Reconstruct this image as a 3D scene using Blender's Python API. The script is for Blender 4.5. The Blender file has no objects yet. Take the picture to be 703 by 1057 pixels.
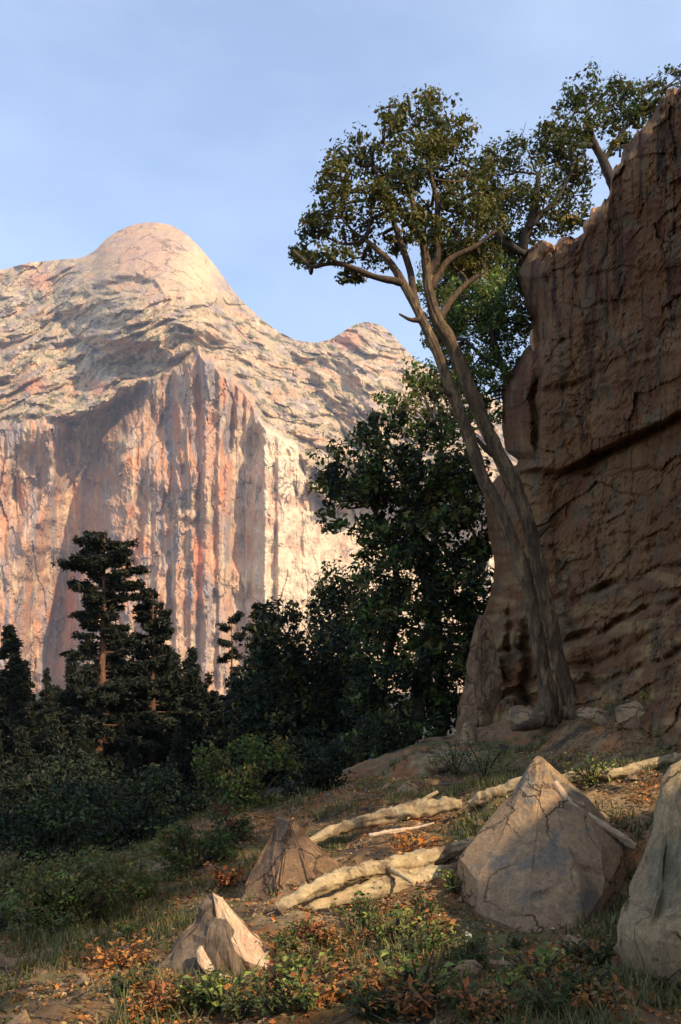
import bpy, bmesh, math, random
import numpy as np
from mathutils import Vector, Matrix

SC = bpy.context.scene
COL = SC.collection
F, CX, HY = 966.0, 351.5, 700.0      # lens in picture units, picture centre, horizon row
RND = random.Random(11)
SUN = Vector((0.60, -0.50, 0.62)).normalized()


def P(px, py, Y):
    return Vector(((px - CX) / F * Y, Y, (HY - py) / F * Y))


# ------------------------------------------------------------------ noise
_r = np.random.RandomState(5)
_perm = _r.permutation(4096).astype(np.int64)
_ga = _r.rand(4096) * 2 * np.pi
_g2 = np.stack([np.cos(_ga), np.sin(_ga)], 1)
_g3 = _r.normal(size=(4096, 3)); _g3 /= np.linalg.norm(_g3, axis=1)[:, None]


def _h2(i, j):
    return _perm[(_perm[i & 4095] + j) & 4095]


def _h3(i, j, k):
    return _perm[(_perm[(_perm[i & 4095] + j) & 4095] + k) & 4095]


def _fade(t):
    return t * t * t * (t * (t * 6 - 15) + 10)


def n2(x, y):
    x = np.asarray(x, float); y = np.asarray(y, float)
    x, y = np.broadcast_arrays(x, y)
    i = np.floor(x).astype(np.int64); j = np.floor(y).astype(np.int64)
    fx = x - i; fy = y - j
    u, v = _fade(fx), _fade(fy)

    def d(a, b):
        g = _g2[_h2(i + a, j + b)]
        return g[..., 0] * (fx - a) + g[..., 1] * (fy - b)
    return ((d(0, 0) * (1 - u) + d(1, 0) * u) * (1 - v) + (d(0, 1) * (1 - u) + d(1, 1) * u) * v) * 1.5


def n3(p):
    x, y, z = p[..., 0], p[..., 1], p[..., 2]
    i = np.floor(x).astype(np.int64); j = np.floor(y).astype(np.int64); k = np.floor(z).astype(np.int64)
    fx, fy, fz = x - i, y - j, z - k
    u, v, w = _fade(fx), _fade(fy), _fade(fz)
    out = 0
    for a in (0, 1):
        for b in (0, 1):
            for c in (0, 1):
                g = _g3[_h3(i + a, j + b, k + c)]
                wt = (u if a else 1 - u) * (v if b else 1 - v) * (w if c else 1 - w)
                out = out + wt * (g[..., 0] * (fx - a) + g[..., 1] * (fy - b) + g[..., 2] * (fz - c))
    return out * 1.5


def fbm2(x, y, o=4, ridged=False):
    s, a = 0, 1.0
    for k in range(o):
        v = n2(x * 2 ** k + 17.3 * k, y * 2 ** k + 9.1 * k)
        if ridged:
            v = 1 - 2 * np.abs(v)
        s = s + a * v
        a *= 0.5
    return s


def fbm3(p, o=4):
    s, a = 0, 1.0
    for k in range(o):
        s = s + a * n3(p * 2 ** k + 11.7 * k)
        a *= 0.5
    return s


def sst(a, b, x):
    t = np.clip((x - a) / (b - a), 0, 1)
    return t * t * (3 - 2 * t)


def blocks2(x, y, seed, tilt=1.0):
    """broken rock: every cell of an irregular mosaic has its own height and slant, with sharp steps between"""
    x, y = np.broadcast_arrays(np.asarray(x, float), np.asarray(y, float))
    i = np.floor(x).astype(np.int64); j = np.floor(y).astype(np.int64)
    bd = np.full(x.shape, 9.0); out = np.zeros(x.shape)
    for a in (-1, 0, 1):
        for b in (-1, 0, 1):
            h = _h2(i + a + seed * 17, j + b + seed * 5)
            cx_ = i + a + (h % 97) / 97.0; cy_ = j + b + ((h // 7) % 89) / 89.0
            dx, dy = x - cx_, y - cy_
            d = dx * dx + dy * dy
            val = ((h * 13) % 101) / 50.0 - 1 + tilt * (dx * (((h * 29) % 83) / 41.0 - 1) + dy * (((h * 31) % 79) / 39.0 - 1))
            m_ = d < bd
            out = np.where(m_, val, out); bd = np.where(m_, d, bd)
    return out


# ------------------------------------------------------------------ materials
def nodes(m):
    m.use_nodes = True
    nt = m.node_tree
    nt.nodes.clear()
    return nt, nt.nodes.new, nt.links.new


def rock_material(name, c1, c2, c3, scale=1.0, stretch=(1, 1, 1), rough=0.9, bump=0.35, attr=None, amt=0.8, bscale=None, bdist=0.05, c4=None, crack=None, grain=None):
    """three tones mixed by noise, or the mesh's own tint broken up by noise, with a bumpy surface"""
    m = bpy.data.materials.new(name)
    nt, N, L = nodes(m)
    out = N('ShaderNodeOutputMaterial'); b = N('ShaderNodeBsdfPrincipled')
    b.inputs['Roughness'].default_value = rough
    b.inputs['Specular IOR Level'].default_value = 0.2
    L(b.outputs[0], out.inputs[0])
    tc = N('ShaderNodeTexCoord'); mp = N('ShaderNodeMapping')
    mp.inputs['Scale'].default_value = stretch
    L(tc.outputs['Object'], mp.inputs[0])

    def noise(s, det=6, ro=0.65, src=mp):
        n = N('ShaderNodeTexNoise'); n.inputs['Scale'].default_value = s
        n.inputs['Detail'].default_value = det; n.inputs['Roughness'].default_value = ro
        L(src.outputs[0] if src is mp else src, n.inputs['Vector'])
        return n

    def ramp(src, lo, hi):
        r = N('ShaderNodeMapRange'); r.inputs[1].default_value = lo; r.inputs[2].default_value = hi
        L(src, r.inputs[0])
        return r.outputs[0]

    def mix(f, a, c, mode='MIX'):
        x = N('ShaderNodeMix'); x.data_type = 'RGBA'; x.blend_type = mode
        if isinstance(f, float):
            x.inputs[0].default_value = f
        else:
            L(f, x.inputs[0])
        for k, v in ((6, a), (7, c)):
            if isinstance(v, tuple):
                x.inputs[k].default_value = (*v, 1)
            else:
                L(v, x.inputs[k])
        return x.outputs[2]
    na, nb, nc = noise(scale), noise(scale * 3.7), noise(scale * 11, 8, 0.7)
    if attr:
        at = N('ShaderNodeAttribute'); at.attribute_name = attr
        base = at.outputs['Color']
        dark = mix(1.0, base, c1, 'MULTIPLY')
        lite = mix(1.0, base, c2, 'MULTIPLY')
        col = mix(ramp(nb.outputs[0], 0.34, 0.66), dark, lite)
        col = mix(ramp(nc.outputs[0], 0.56, 0.72), col, mix(1.0, col, c3, 'MULTIPLY'))
    else:
        col = mix(ramp(na.outputs[0], 0.36, 0.64), c1, c2)
        col = mix(ramp(nb.outputs[0], 0.48, 0.68), col, c3)
        if c4:
            col = mix(ramp(noise(scale * 1.9, 5).outputs[0], 0.52, 0.62), col, c4)
        fine = N('ShaderNodeMapRange'); fine.inputs[1].default_value = 0.3; fine.inputs[2].default_value = 0.7
        fine.inputs[3].default_value = 1 - 0.4 * amt; fine.inputs[4].default_value = 1 + 0.3 * amt
        L(nc.outputs[0], fine.inputs[0])
        cc = N('ShaderNodeCombineColor')
        for k in range(3):
            L(fine.outputs[0], cc.inputs[k])
        col = mix(1.0, col, cc.outputs[0], 'MULTIPLY')
    if grain:
        gr = N('ShaderNodeMapRange'); gr.inputs[1].default_value = 0.3; gr.inputs[2].default_value = 0.7
        gr.inputs[3].default_value = 0.68; gr.inputs[4].default_value = 1.28
        L(noise(grain, 4, 0.8).outputs[0], gr.inputs[0])
        c3_ = N('ShaderNodeCombineColor')
        for k in range(3):
            L(gr.outputs[0], c3_.inputs[k])
        col = mix(1.0, col, c3_.outputs[0], 'MULTIPLY')
    bn = noise(bscale or scale * 6, 9, 0.7)
    hgt = bn.outputs[0]
    if crack:
        wn = noise(crack[0] * 1.5, 4, 0.6)
        va = N('ShaderNodeVectorMath'); va.operation = 'MULTIPLY_ADD'
        va.inputs[1].default_value = (0.9 / crack[0],) * 3
        L(wn.outputs[1], va.inputs[0]); L(mp.outputs[0], va.inputs[2])
        vo = N('ShaderNodeTexVoronoi'); vo.feature = 'DISTANCE_TO_EDGE'; vo.inputs['Scale'].default_value = crack[0]
        L(va.outputs[0], vo.inputs['Vector'])
        line = ramp(vo.outputs['Distance'], 0.0, crack[1])
        gate = ramp(noise(crack[0] * 0.9, 3).outputs[0], 0.44, 0.60)
        lg = N('ShaderNodeMath'); lg.operation = 'MAXIMUM'; L(line, lg.inputs[0]); L(gate, lg.inputs[1])
        dk = N('ShaderNodeMapRange'); dk.inputs[3].default_value = 0.42; dk.inputs[4].default_value = 1.0; L(lg.outputs[0], dk.inputs[0])
        c5 = N('ShaderNodeCombineColor')
        for k in range(3):
            L(dk.outputs[0], c5.inputs[k])
        col = mix(1.0, col, c5.outputs[0], 'MULTIPLY')
        ha = N('ShaderNodeMath'); ha.operation = 'ADD'; L(hgt, ha.inputs[0]); L(lg.outputs[0], ha.inputs[1]); hgt = ha.outputs[0]
    L(col, b.inputs['Base Color'])
    bp = N('ShaderNodeBump'); bp.inputs['Strength'].default_value = bump; bp.inputs['Distance'].default_value = bdist
    L(hgt, bp.inputs['Height']); L(bp.outputs[0], b.inputs['Normal'])
    return m


def leaf_material(name, transl=0.25, gain=(1, 1, 1)):
    m = bpy.data.materials.new(name)
    nt, N, L = nodes(m)
    out = N('ShaderNodeOutputMaterial')
    at = N('ShaderNodeAttribute'); at.attribute_name = 'tint'
    mu = N('ShaderNodeMix'); mu.data_type = 'RGBA'; mu.blend_type = 'MULTIPLY'; mu.inputs[0].default_value = 1
    L(at.outputs['Color'], mu.inputs[6]); mu.inputs[7].default_value = (*gain, 1)
    b = N('ShaderNodeBsdfPrincipled'); b.inputs['Roughness'].default_value = 0.6
    b.inputs['Specular IOR Level'].default_value = 0.25
    L(mu.outputs[2], b.inputs['Base Color'])
    t = N('ShaderNodeBsdfTranslucent')
    m2 = N('ShaderNodeMix'); m2.data_type = 'RGBA'; m2.blend_type = 'MULTIPLY'; m2.inputs[0].default_value = 1
    L(mu.outputs[2], m2.inputs[6]); m2.inputs[7].default_value = (1.5, 1.5, 0.7, 1)
    L(m2.outputs[2], t.inputs[0])
    x = N('ShaderNodeMixShader'); x.inputs[0].default_value = transl
    L(b.outputs[0], x.inputs[1]); L(t.outputs[0], x.inputs[2]); L(x.outputs[0], out.inputs[0])
    return m


M = {}
M['mountain'] = rock_material('mountain_granite', (0.84, 0.82, 0.83), (1.10, 1.09, 1.06), (0.78, 0.75, 0.76), scale=0.03, stretch=(1, 1, 0.75), attr='tint', bump=0.55, bscale=0.07, bdist=5, crack=(0.011, 0.03), grain=0.35)
M['cliff'] = rock_material('cliff_rock', (0.80, 0.76, 0.72), (1.20, 1.17, 1.12), (0.66, 0.62, 0.58), scale=0.8, stretch=(1.2, 1.2, 0.35), attr='tint', bump=0.75, bscale=5.0, bdist=0.07, crack=(0.55, 0.035), grain=22)
M['ground'] = rock_material('forest_soil', (0.6, 0.6, 0.6), (1.25, 1.2, 1.1), (0.5, 0.45, 0.4), scale=2.2, attr='tint', bump=0.8, bscale=14, bdist=0.04)
M['boulder'] = rock_material('boulder_rock', (0.36, 0.22, 0.115), (0.28, 0.18, 0.10), (0.42, 0.27, 0.14), scale=2.0, bump=0.8, bscale=16, bdist=0.035, c4=(0.19, 0.15, 0.11), crack=(2.2, 0.03), grain=70)
M['brown_rock'] = rock_material('brown_rock', (0.20, 0.115, 0.06), (0.15, 0.088, 0.05), (0.30, 0.18, 0.09), scale=2.4, bump=0.8, bscale=12, bdist=0.04, crack=(2.5, 0.04), grain=60)
M['lit_rim_rock'] = rock_material('lit_rim_rock', (0.46, 0.27, 0.14), (0.36, 0.20, 0.11), (0.52, 0.36, 0.22), scale=3, bump=0.6, bscale=12, bdist=0.03)  # pale orange stands in for sunlight on the cliff's edges
M['grey_boulder'] = rock_material('grey_boulder_rock', (0.34, 0.225, 0.115), (0.26, 0.18, 0.10), (0.38, 0.265, 0.14), scale=1.6, stretch=(1.3, 1.3, 0.5), bump=0.8, bscale=16, bdist=0.035, c4=(0.17, 0.14, 0.085), crack=(2.0, 0.03), grain=70)
M['pale_wood'] = rock_material('weathered_wood', (0.44, 0.32, 0.17), (0.28, 0.19, 0.10), (0.52, 0.40, 0.22), scale=3.4, stretch=(1, 1, 1), bump=0.5, bscale=22, bdist=0.012, c4=(0.17, 0.11, 0.06))
M['cut_wood'] = rock_material('broken_wood', (0.54, 0.40, 0.25), (0.48, 0.28, 0.17), (0.60, 0.48, 0.32), scale=6, stretch=(1, 1, 0.3), bump=0.6, bscale=30, bdist=0.015)
M['stump'] = rock_material('stump_wood', (0.17, 0.12, 0.08), (0.11, 0.08, 0.055), (0.25, 0.17, 0.11), scale=4, stretch=(1.6, 1.6, 0.3), bump=0.8, bscale=18, bdist=0.03)
M['bark'] = rock_material('oak_bark', (0.12, 0.076, 0.042), (0.065, 0.043, 0.028), (0.20, 0.13, 0.07), scale=2.4, stretch=(1.5, 1.5, 0.45), bump=0.9, bscale=9, bdist=0.04, c4=(0.25, 0.165, 0.085), grain=30)
M['limb_bark'] = rock_material('limb_bark', (0.075, 0.05, 0.03), (0.05, 0.036, 0.025), (0.16, 0.085, 0.045), scale=2.4, stretch=(1.5, 1.5, 0.45), bump=0.8, bscale=9, bdist=0.03)
M['dark_bark'] = rock_material('dark_bark', (0.055, 0.042, 0.032), (0.035, 0.028, 0.022), (0.085, 0.06, 0.042), scale=2.4, stretch=(1.5, 1.5, 0.45), bump=0.8, bscale=9, bdist=0.04)
M['red_bark'] = rock_material('pine_bark', (0.15, 0.075, 0.045), (0.07, 0.042, 0.03), (0.26, 0.11, 0.06), scale=0.9, stretch=(1.4, 1.4, 0.5), bump=0.8, bscale=5, bdist=0.06)
M['leaf'] = leaf_material('oak_leaves')
M['dark_leaf'] = leaf_material('shade_leaves', 0.15)
M['needle'] = leaf_material('pine_needles', 0.08)
M['litter'] = leaf_material('dead_leaves', 0.1)


# ------------------------------------------------------------------ mesh helpers
def mesh_np(name, v, faces, mat, tint=None, smooth=True):
    me = bpy.data.meshes.new(name)
    v = np.asarray(v, np.float32); faces = np.asarray(faces, np.int32)
    k = faces.shape[1]
    me.vertices.add(len(v)); me.vertices.foreach_set('co', v.ravel())
    me.loops.add(faces.size); me.loops.foreach_set('vertex_index', faces.ravel())
    me.polygons.add(len(faces))
    me.polygons.foreach_set('loop_start', np.arange(len(faces), dtype=np.int32) * k)
    me.polygons.foreach_set('loop_total', np.full(len(faces), k, np.int32))
    me.polygons.foreach_set('use_smooth', np.full(len(faces), smooth, bool))
    if tint is not None:
        a = me.color_attributes.new('tint', 'FLOAT_COLOR', 'POINT')
        t = np.ones((len(v), 4), np.float32); t[:, :3] = tint
        a.data.foreach_set('color', t.ravel())
    me.update(calc_edges=True)
    me.validate()
    me.materials.append(mat)
    return me


def link(name, me, parent=None, loc=None):
    o = bpy.data.objects.new(name, me)
    COL.objects.link(o)
    if parent:
        o.parent = parent
    if loc is not None:
        o.location = loc
    return o


def tag(o, label=None, cat=None, group=None, kind=None):
    if label: o['label'] = label
    if cat: o['category'] = cat
    if group: o['group'] = group
    if kind: o['kind'] = kind
    return o


def thing(name, label, cat, loc=(0, 0, 0), group=None):
    o = bpy.data.objects.new(name, None)
    o.empty_display_size = 0.2
    COL.objects.link(o); o.location = loc
    return tag(o, label, cat, group)


def grid_faces(nr, nc):
    a = np.arange(nr * nc).reshape(nr, nc)
    return np.stack([a[:-1, :-1], a[:-1, 1:], a[1:, 1:], a[1:, :-1]], -1).reshape(-1, 4)


def interp(keys, x):
    k = np.array(keys, float)
    return np.interp(x, k[:, 0], k[:, 1])


def smooth_interp(keys, x, w=6):
    return sum(interp(keys, np.asarray(x) + d) for d in (-w, -w / 2, 0, w / 2, w)) / 5


# ------------------------------------------------------------------ camera, light, sky
cam = bpy.data.cameras.new('camera')
co = bpy.data.objects.new('camera', cam); COL.objects.link(co)
co.location = (0, 0, 0); co.rotation_euler = (math.pi / 2, 0, 0)
cam.sensor_fit = 'HORIZONTAL'; cam.sensor_width = 36; cam.lens = F / 703 * 36
cam.shift_y = (HY - 528.5) / 703
cam.clip_start = 0.1; cam.clip_end = 30000
SC.camera = co

w = bpy.data.worlds.new('World'); SC.world = w; w.use_nodes = True
nt = w.node_tree; nt.nodes.clear()
sky = nt.nodes.new('ShaderNodeTexSky'); sky.sky_type = 'NISHITA'; sky.sun_disc = False
EL = math.asin(SUN.z); AZ = math.atan2(SUN.x, SUN.y)
sky.sun_elevation = EL; sky.sun_rotation = AZ
sky.air_density = 1.0; sky.dust_density = 2.6; sky.ozone_density = 2.2; sky.altitude = 1200
bg = nt.nodes.new('ShaderNodeBackground'); bg.inputs[1].default_value = 0.15
wo = nt.nodes.new('ShaderNodeOutputWorld')
tc = nt.nodes.new('ShaderNodeTexCoord'); mp = nt.nodes.new('ShaderNodeMapping'); mp.inputs['Scale'].default_value = (1.2, 1.2, 3.0)
cn = nt.nodes.new('ShaderNodeTexNoise'); cn.inputs['Scale'].default_value = 2.2; cn.inputs['Detail'].default_value = 8; cn.inputs['Roughness'].default_value = 0.6
cr = nt.nodes.new('ShaderNodeMapRange'); cr.inputs[1].default_value = 0.35; cr.inputs[2].default_value = 0.75; cr.inputs[3].default_value = 0.12; cr.inputs[4].default_value = 0.34
cm = nt.nodes.new('ShaderNodeMix'); cm.data_type = 'RGBA'; cm.inputs[7].default_value = (4.2, 4.9, 5.9, 1)
nt.links.new(tc.outputs['Generated'], mp.inputs[0]); nt.links.new(mp.outputs[0], cn.inputs['Vector']); nt.links.new(cn.outputs[0], cr.inputs[0])
nt.links.new(cr.outputs[0], cm.inputs[0]); nt.links.new(sky.outputs[0], cm.inputs[6]); nt.links.new(cm.outputs[2], bg.inputs[0]); nt.links.new(bg.outputs[0], wo.inputs[0])
sl = bpy.data.lights.new('sun', 'SUN'); sl.energy = 3.6; sl.angle = math.radians(0.5); sl.color = (1.0, 0.83, 0.60)
so = bpy.data.objects.new('sun', sl); COL.objects.link(so)
so.rotation_euler = SUN.to_track_quat('Z', 'Y').to_euler()
so.location = (30, -30, 40)
SC.view_settings.view_transform = 'Standard'; SC.view_settings.look = 'None'
SC.view_settings.gamma = 1; SC.view_settings.use_curve_mapping = False
SC.view_settings.exposure = 0.95

# ------------------------------------------------------------------ terrain
CTRL = [P(690, 1050, 4.2), P(350, 1055, 4.3), P(10, 1055, 4.6), P(560, 970, 6.2), P(285, 950, 6.4), P(640, 965, 6.0), P(240, 1005, 5.6), P(110, 1000, 6.4),
        P(60, 960, 8.0), P(200, 925, 8.2), P(300, 880, 9.0), P(420, 850, 9.0), P(560, 812, 9.0), P(690, 792, 9.0), P(400, 806, 12), P(480, 772, 14), P(575, 742, 16),
        P(640, 735, 14.5), P(700, 712, 12.6), P(470, 760, 18), P(330, 840, 13)]
CTRL += [Vector(t) for t in ((-5, 12, -3.3), (-4, 18, -4.5), (0, 20, -3.2), (-12, 20, -6.5), (-30, 45, -11), (-10, 45, -9.5), (0, 38, -7), (8, 45, -4), (3, 24, -2.2), (0, 80, -15), (-60, 100, -20), (60, 100, -10),
                              (0, 0, -1.7), (0, -20, -1), (-20, 0, -4.5), (-8, 3, -2.4), (5, 5, -1.0), (7, 0, -0.5), (12, 0, 0.5), (15, 30, -1), (-200, 300, -26), (0, 300, -26), (200, 300, -22))]
CA = np.array([[c.x, c.y, c.z] for c in CTRL])


def ground_h(x, y, detail=True):
    x = np.asarray(x, float); y = np.asarray(y, float)
    num = 0; den = 0
    for cx, cy, cz in CA:
        sc = 0.6 + 0.03 * cy if cy > 0 else 1.0
        d2 = ((x - cx) ** 2 + (y - cy) ** 2) / sc ** 2 + 0.3
        wgt = d2 ** -1.7
        num = num + wgt * cz; den = den + wgt
    h = num / den
    far = sst(150, 500, np.hypot(x, y))
    h = h * (1 - far) + far * -28
    if detail:
        near = 1 - sst(20, 60, np.hypot(x, y))
        h = h + near * (0.07 * fbm2(x * 1.3, y * 1.3, 3) + 0.03 * fbm2(x * 6, y * 6, 3))
    return h


def gz(x, y):
    return float(ground_h(np.array([x]), np.array([y]))[0])


def on_ground(px, py, Y):
    """a point of the ground seen near this place, slid in depth until it lies on the ground"""
    best = None
    for yy in np.arange(Y * 0.6, Y * 1.6, 0.04):
        p = P(px, py, yy)
        if gz(p.x, p.y) >= p.z:
            best = p; break
    if best is None:
        p = P(px, py, Y); best = p
    return Vector((best.x, best.y, gz(best.x, best.y)))


def axis(lo, hi, step, out_lo, out_hi):
    a = list(np.arange(lo, hi, step))
    s = step; v = a[-1]
    while v < out_hi:
        s *= 1.12; v += s; a.append(v)
    s = step; v = lo
    while v > out_lo:
        s *= 1.12; v -= s; a.insert(0, v)
    return np.array(a)


xs = axis(-4.5, 5.5, 0.055, -5000, 5000); ys = axis(3.2, 17, 0.07, -300, 9000)
GX, GY = np.meshgrid(xs, ys)
GZ = ground_h(GX, GY)
v = np.stack([GX, GY, GZ], -1).reshape(-1, 3)
x, y = v[:, 0], v[:, 1]
a = fbm2(x * 0.7, y * 0.7, 4); b = fbm2(x * 1.7 + 40, y * 1.7, 4); c = fbm2(x * 0.5 + 9, y * 0.5 + 70, 3)
tint = np.tile(np.array([0.23, 0.135, 0.065]), (len(v), 1))
for msk, colr in ((sst(0.05, 0.5, a), (0.28, 0.19, 0.10)), (sst(0.15, 0.5, b), (0.32, 0.14, 0.055)), (sst(0.1, 0.45, c) * 0.75, (0.11, 0.115, 0.035)), (sst(0.3, 0.6, -b), (0.07, 0.05, 0.035))):
    tint = tint * (1 - msk[:, None]) + msk[:, None] * np.array(colr)
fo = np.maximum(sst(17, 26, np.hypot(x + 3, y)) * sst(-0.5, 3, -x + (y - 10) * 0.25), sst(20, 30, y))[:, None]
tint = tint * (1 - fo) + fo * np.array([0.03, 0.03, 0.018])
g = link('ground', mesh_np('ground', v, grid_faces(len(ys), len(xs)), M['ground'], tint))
tag(g, kind='structure')

# ------------------------------------------------------------------ the granite mountain
RIDGE = [(-160, 290), (-60, 284), (0, 279), (30, 271), (60, 268), (85, 266), (98, 259), (110, 246), (124, 237), (140, 231), (158, 229), (176, 232), (192, 241), (206, 255), (222, 274), (236, 294),
         (250, 311), (265, 325), (285, 341), (305, 351), (325, 354), (342, 350), (356, 341), (366, 335), (377, 332), (392, 335), (404, 344), (416, 358), (430, 372), (460, 390), (520, 415), (620, 430), (860, 440)]
EDGE = [(-160, 430), (0, 438), (30, 432), (55, 436), (78, 444), (100, 424), (140, 400), (180, 378), (205, 362), (225, 376), (250, 396), (268, 430), (288, 448), (306, 456), (320, 505), (345, 525), (420, 505), (860, 500)]
BASE = 765.0
px = np.arange(-160, 760, 1.15)
NR = 430
R = smooth_interp(RIDGE, px, 3)
E = interp(EDGE, px) + 5 * fbm2(px / 14, px * 0, 3)
t = np.linspace(0, 1, NR)[:, None]
py = R[None, :] + (BASE - R[None, :]) * t
PX = np.broadcast_to(px[None, :], py.shape)
EE = np.broadcast_to(E[None, :], py.shape); RR = np.broadcast_to(R[None, :], py.shape)
wc = sst(-5, 7, py - EE)                                     # 1 on the cliff face
up = np.clip((EE - py) / np.maximum(EE - RR, 1), 0, 1)        # 0 at the brink, 1 on the ridge
E2 = (0.75 * smooth_interp(EDGE, px, 80) + 0.25 * E)[None, :]
up2 = np.clip((E2 - np.minimum(py, EE)) / np.maximum(E2 - RR, 1), 0, 1)
Y = 1560 + 75 * np.clip((BASE - py) / 330, 0, 1) + 640 * up2 ** 1.15
# buttresses and recesses of the face
off = interp([(360, 78), (380, 66), (420, 34), (455, 8), (500, 0), (540, -6), (600, -22), (660, -30), (760, -36)], py) * (1 - sst(120, 215, PX))
wx = PX - off + 5 * fbm2(PX / 40, py / 45, 3)
PROT = [(-160, 0), (-40, 30), (-5, 10), (22, 45), (40, 40), (50, 5), (58, -80), (72, -120), (84, -125), (100, -75), (122, 6), (150, 36), (165, 30), (178, 80), (196, 130), (206, 165), (214, 158), (228, 140), (236, 134), (246, 92),
        (262, 52), (275, 20), (300, -8), (312, -40), (335, -80), (400, -120), (760, -150)]
face = smooth_interp(PROT, wx, 4)


def facets(x, yq, sp, seed, bands, soft):
    """upright rock faces with sharp arrises: random planes side by side, changing from storey to storey"""
    rs_ = np.random.RandomState(seed)
    lo, hi = -260, 860
    out = None
    lim = np.sort(rs_.uniform(350, 760, bands - 1)) if bands > 1 else []
    for b_ in range(bands):
        pos = np.sort(np.arange(lo, hi, sp) + rs_.uniform(-0.45, 0.45, len(np.arange(lo, hi, sp))) * sp)
        val = rs_.uniform(-1, 1, len(pos))
        # steep on the left, long on the right, as joints weather
        cur = np.interp(x, pos, val)
        out = cur if out is None else out + (cur - out) * sst(lim[b_ - 1] - soft, lim[b_ - 1] + soft, yq)
    return out


wv = PX + 5 * fbm2(PX / 50, py / 70, 3) + 0.04 * py
yw = py + 26 * fbm2(PX / 18, py / 200, 3)
var = 0.35 + 0.9 * sst(-0.3, 0.5, fbm2(PX / 55 + 4, py / 90 + 8, 2))
face = face + var * (11 * facets(wv + 0.10 * yw, yw, 24, 1, 5, 4) + 4 * facets(wv - 0.12 * yw, yw, 8, 2, 10, 3)) + 2.2 * facets(wv, yw, 3.6, 3, 7, 4) + 5 * fbm2(PX / 30, py / 26, 4) + 2.4 * fbm2(PX / 6, py / 13, 4) + var * (7 * blocks2(wv / 19, yw / 60, 2, 1.2) + 2.6 * blocks2(wv / 8, yw / 20, 4, 1.0)) + 0.9 * blocks2(PX / 3.2, py / 6, 6)
# leaning slabs low on the left flank, and the stepped pale pillars on the right
dg = PX + 0.55 * (py - 480)
face = face + 16 * np.maximum(0, fbm2(dg / 22, (py - 0.6 * PX) / 60, 3)) * sst(95, 130, PX) * (1 - sst(165, 185, PX))
stp = (sst(446, 452, py) * sst(268, 274, PX) * (1 - sst(306, 312, PX)) + 0.7 * sst(525, 531, py + 3 * n2(PX / 6, py / 30)) * sst(308, 314, PX) * (1 - sst(340, 346, PX)) + 0.6 * sst(470, 474, py) * sst(284, 288, PX))
face = face + 26 * stp
# scallops with shaded hollows on the far left buttress
for hx, hy, rx, ry, d in ((28, 500, 22, 42, 70), (10, 540, 14, 40, 30), (-60, 520, 40, 60, 60), (62, 640, 10, 60, 50), (140, 545, 8, 60, 26), (165, 420, 10, 38, 30), (235, 455, 5, 40, 30), (262, 462, 9, 18, 34), (272, 408, 11, 20, 44)):
    ddx = (PX - hx + 0.15 * (py - hy)) / rx; ddy = (py - hy) / ry
    face = face - d * np.exp(-(ddx ** 2 + ddy ** 2) ** 2)
# slabs and ledges of the upper slopes, wrapping round under the dome
q = py - 0.42 * np.sqrt((PX - 200) ** 2 + 900) + 10 * fbm2(PX / 60, py / 60, 2)
led = 40 * fbm2(PX / 52, q / 27, 3) + 7 * fbm2(PX / 18, q / 8, 4) + 4 * fbm2(PX / 7, q / 4.5, 3) + 26 * facets(PX + 0.8 * py, q * 1.6 - 150 + 14 * n2(PX / 40, py / 40), 30, 12, 9, 3)
saw = (q / 17 + 0.35 * fbm2(PX / 40, py / 40, 2)) % 1
led = led + 34 * np.where(saw < 0.8, saw / 0.8, (1 - saw) / 0.2) * np.clip(0.2 + 1.4 * fbm2(PX / 38, py / 16, 2), 0, 1)
dome = np.clip(1 - ((PX - 160) / 105) ** 2 - ((py - 300) / np.where(py > 300, 75, 92)) ** 2, 0, 1) ** 0.8
dome2 = np.clip(1 - ((PX - 382) / 60) ** 2 - ((py - 380) / 60) ** 2, 0, 1) ** 0.8
calm = 1 - 0.8 * np.clip(dome * 1.5, 0, 1) * sst(318, 285, py)
slope = led * calm + (9 * blocks2((PX + 3 * n2(PX / 12, py / 9)) / 22, q / 10, 8, 1.0) + 2.5 * blocks2(PX / 8, q / 4.5, 12, 1.0)) * np.clip(calm, 0.12, 1) + 3.0 * fbm2(PX / 9, q / 5, 4) + 4 * facets(PX + 0.5 * q, q * 1.5, 12, 14, 8, 3) * dome + 210 * dome + 120 * dome2
# the dark ledge under the dome cap and the ramp right of the spur
for pts, d in (([(70, 302), (95, 293), (118, 284), (140, 281), (160, 288), (170, 298)], 46), ([(180, 332), (196, 337), (215, 344), (232, 352), (248, 352)], 70), ([(85, 330), (110, 322), (140, 318)], 36), ([(0, 318), (40, 306), (75, 296)], 40),
               ([(10, 360), (50, 350), (90, 345)], 50), ([(255, 345), (290, 365), (330, 372)], 46), ([(100, 372), (140, 352), (165, 350)], 44), ([(210, 385), (230, 400), (262, 430)], 40)):
    k = np.array(pts, float)
    yy = np.interp(px, k[:, 0], k[:, 1])[None, :] + 2 * n2(PX / 9, py / 9)
    inx = sst(k[0, 0] - 6, k[0, 0] + 10, PX) * (1 - sst(k[-1, 0] - 10, k[-1, 0] + 6, PX))
    slope = slope + 0.8 * d * inx * sst(-8, 0, yy - py) * np.exp(-np.maximum(yy - py, 0) / 16)
Y = Y - face * wc - slope * (1 - wc) * sst(0, 0.10, up + 0.04)
Y = Y + 90 * sst(300, 420, PX)
X3 = (PX - CX) / F * Y; Z3 = (HY - py) / F * Y
rows = [np.stack([X3, Y, Z3], -1)]
back = []
for k in range(1, 7):
    top = rows[0][0].copy(); top[:, 1] += 140 * k; top[:, 2] -= 22 * k ** 1.7
    back.insert(0, top)
V = np.concatenate([np.array(back), rows[0]], 0)
nb_, nc_ = V.shape[:2]
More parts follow.
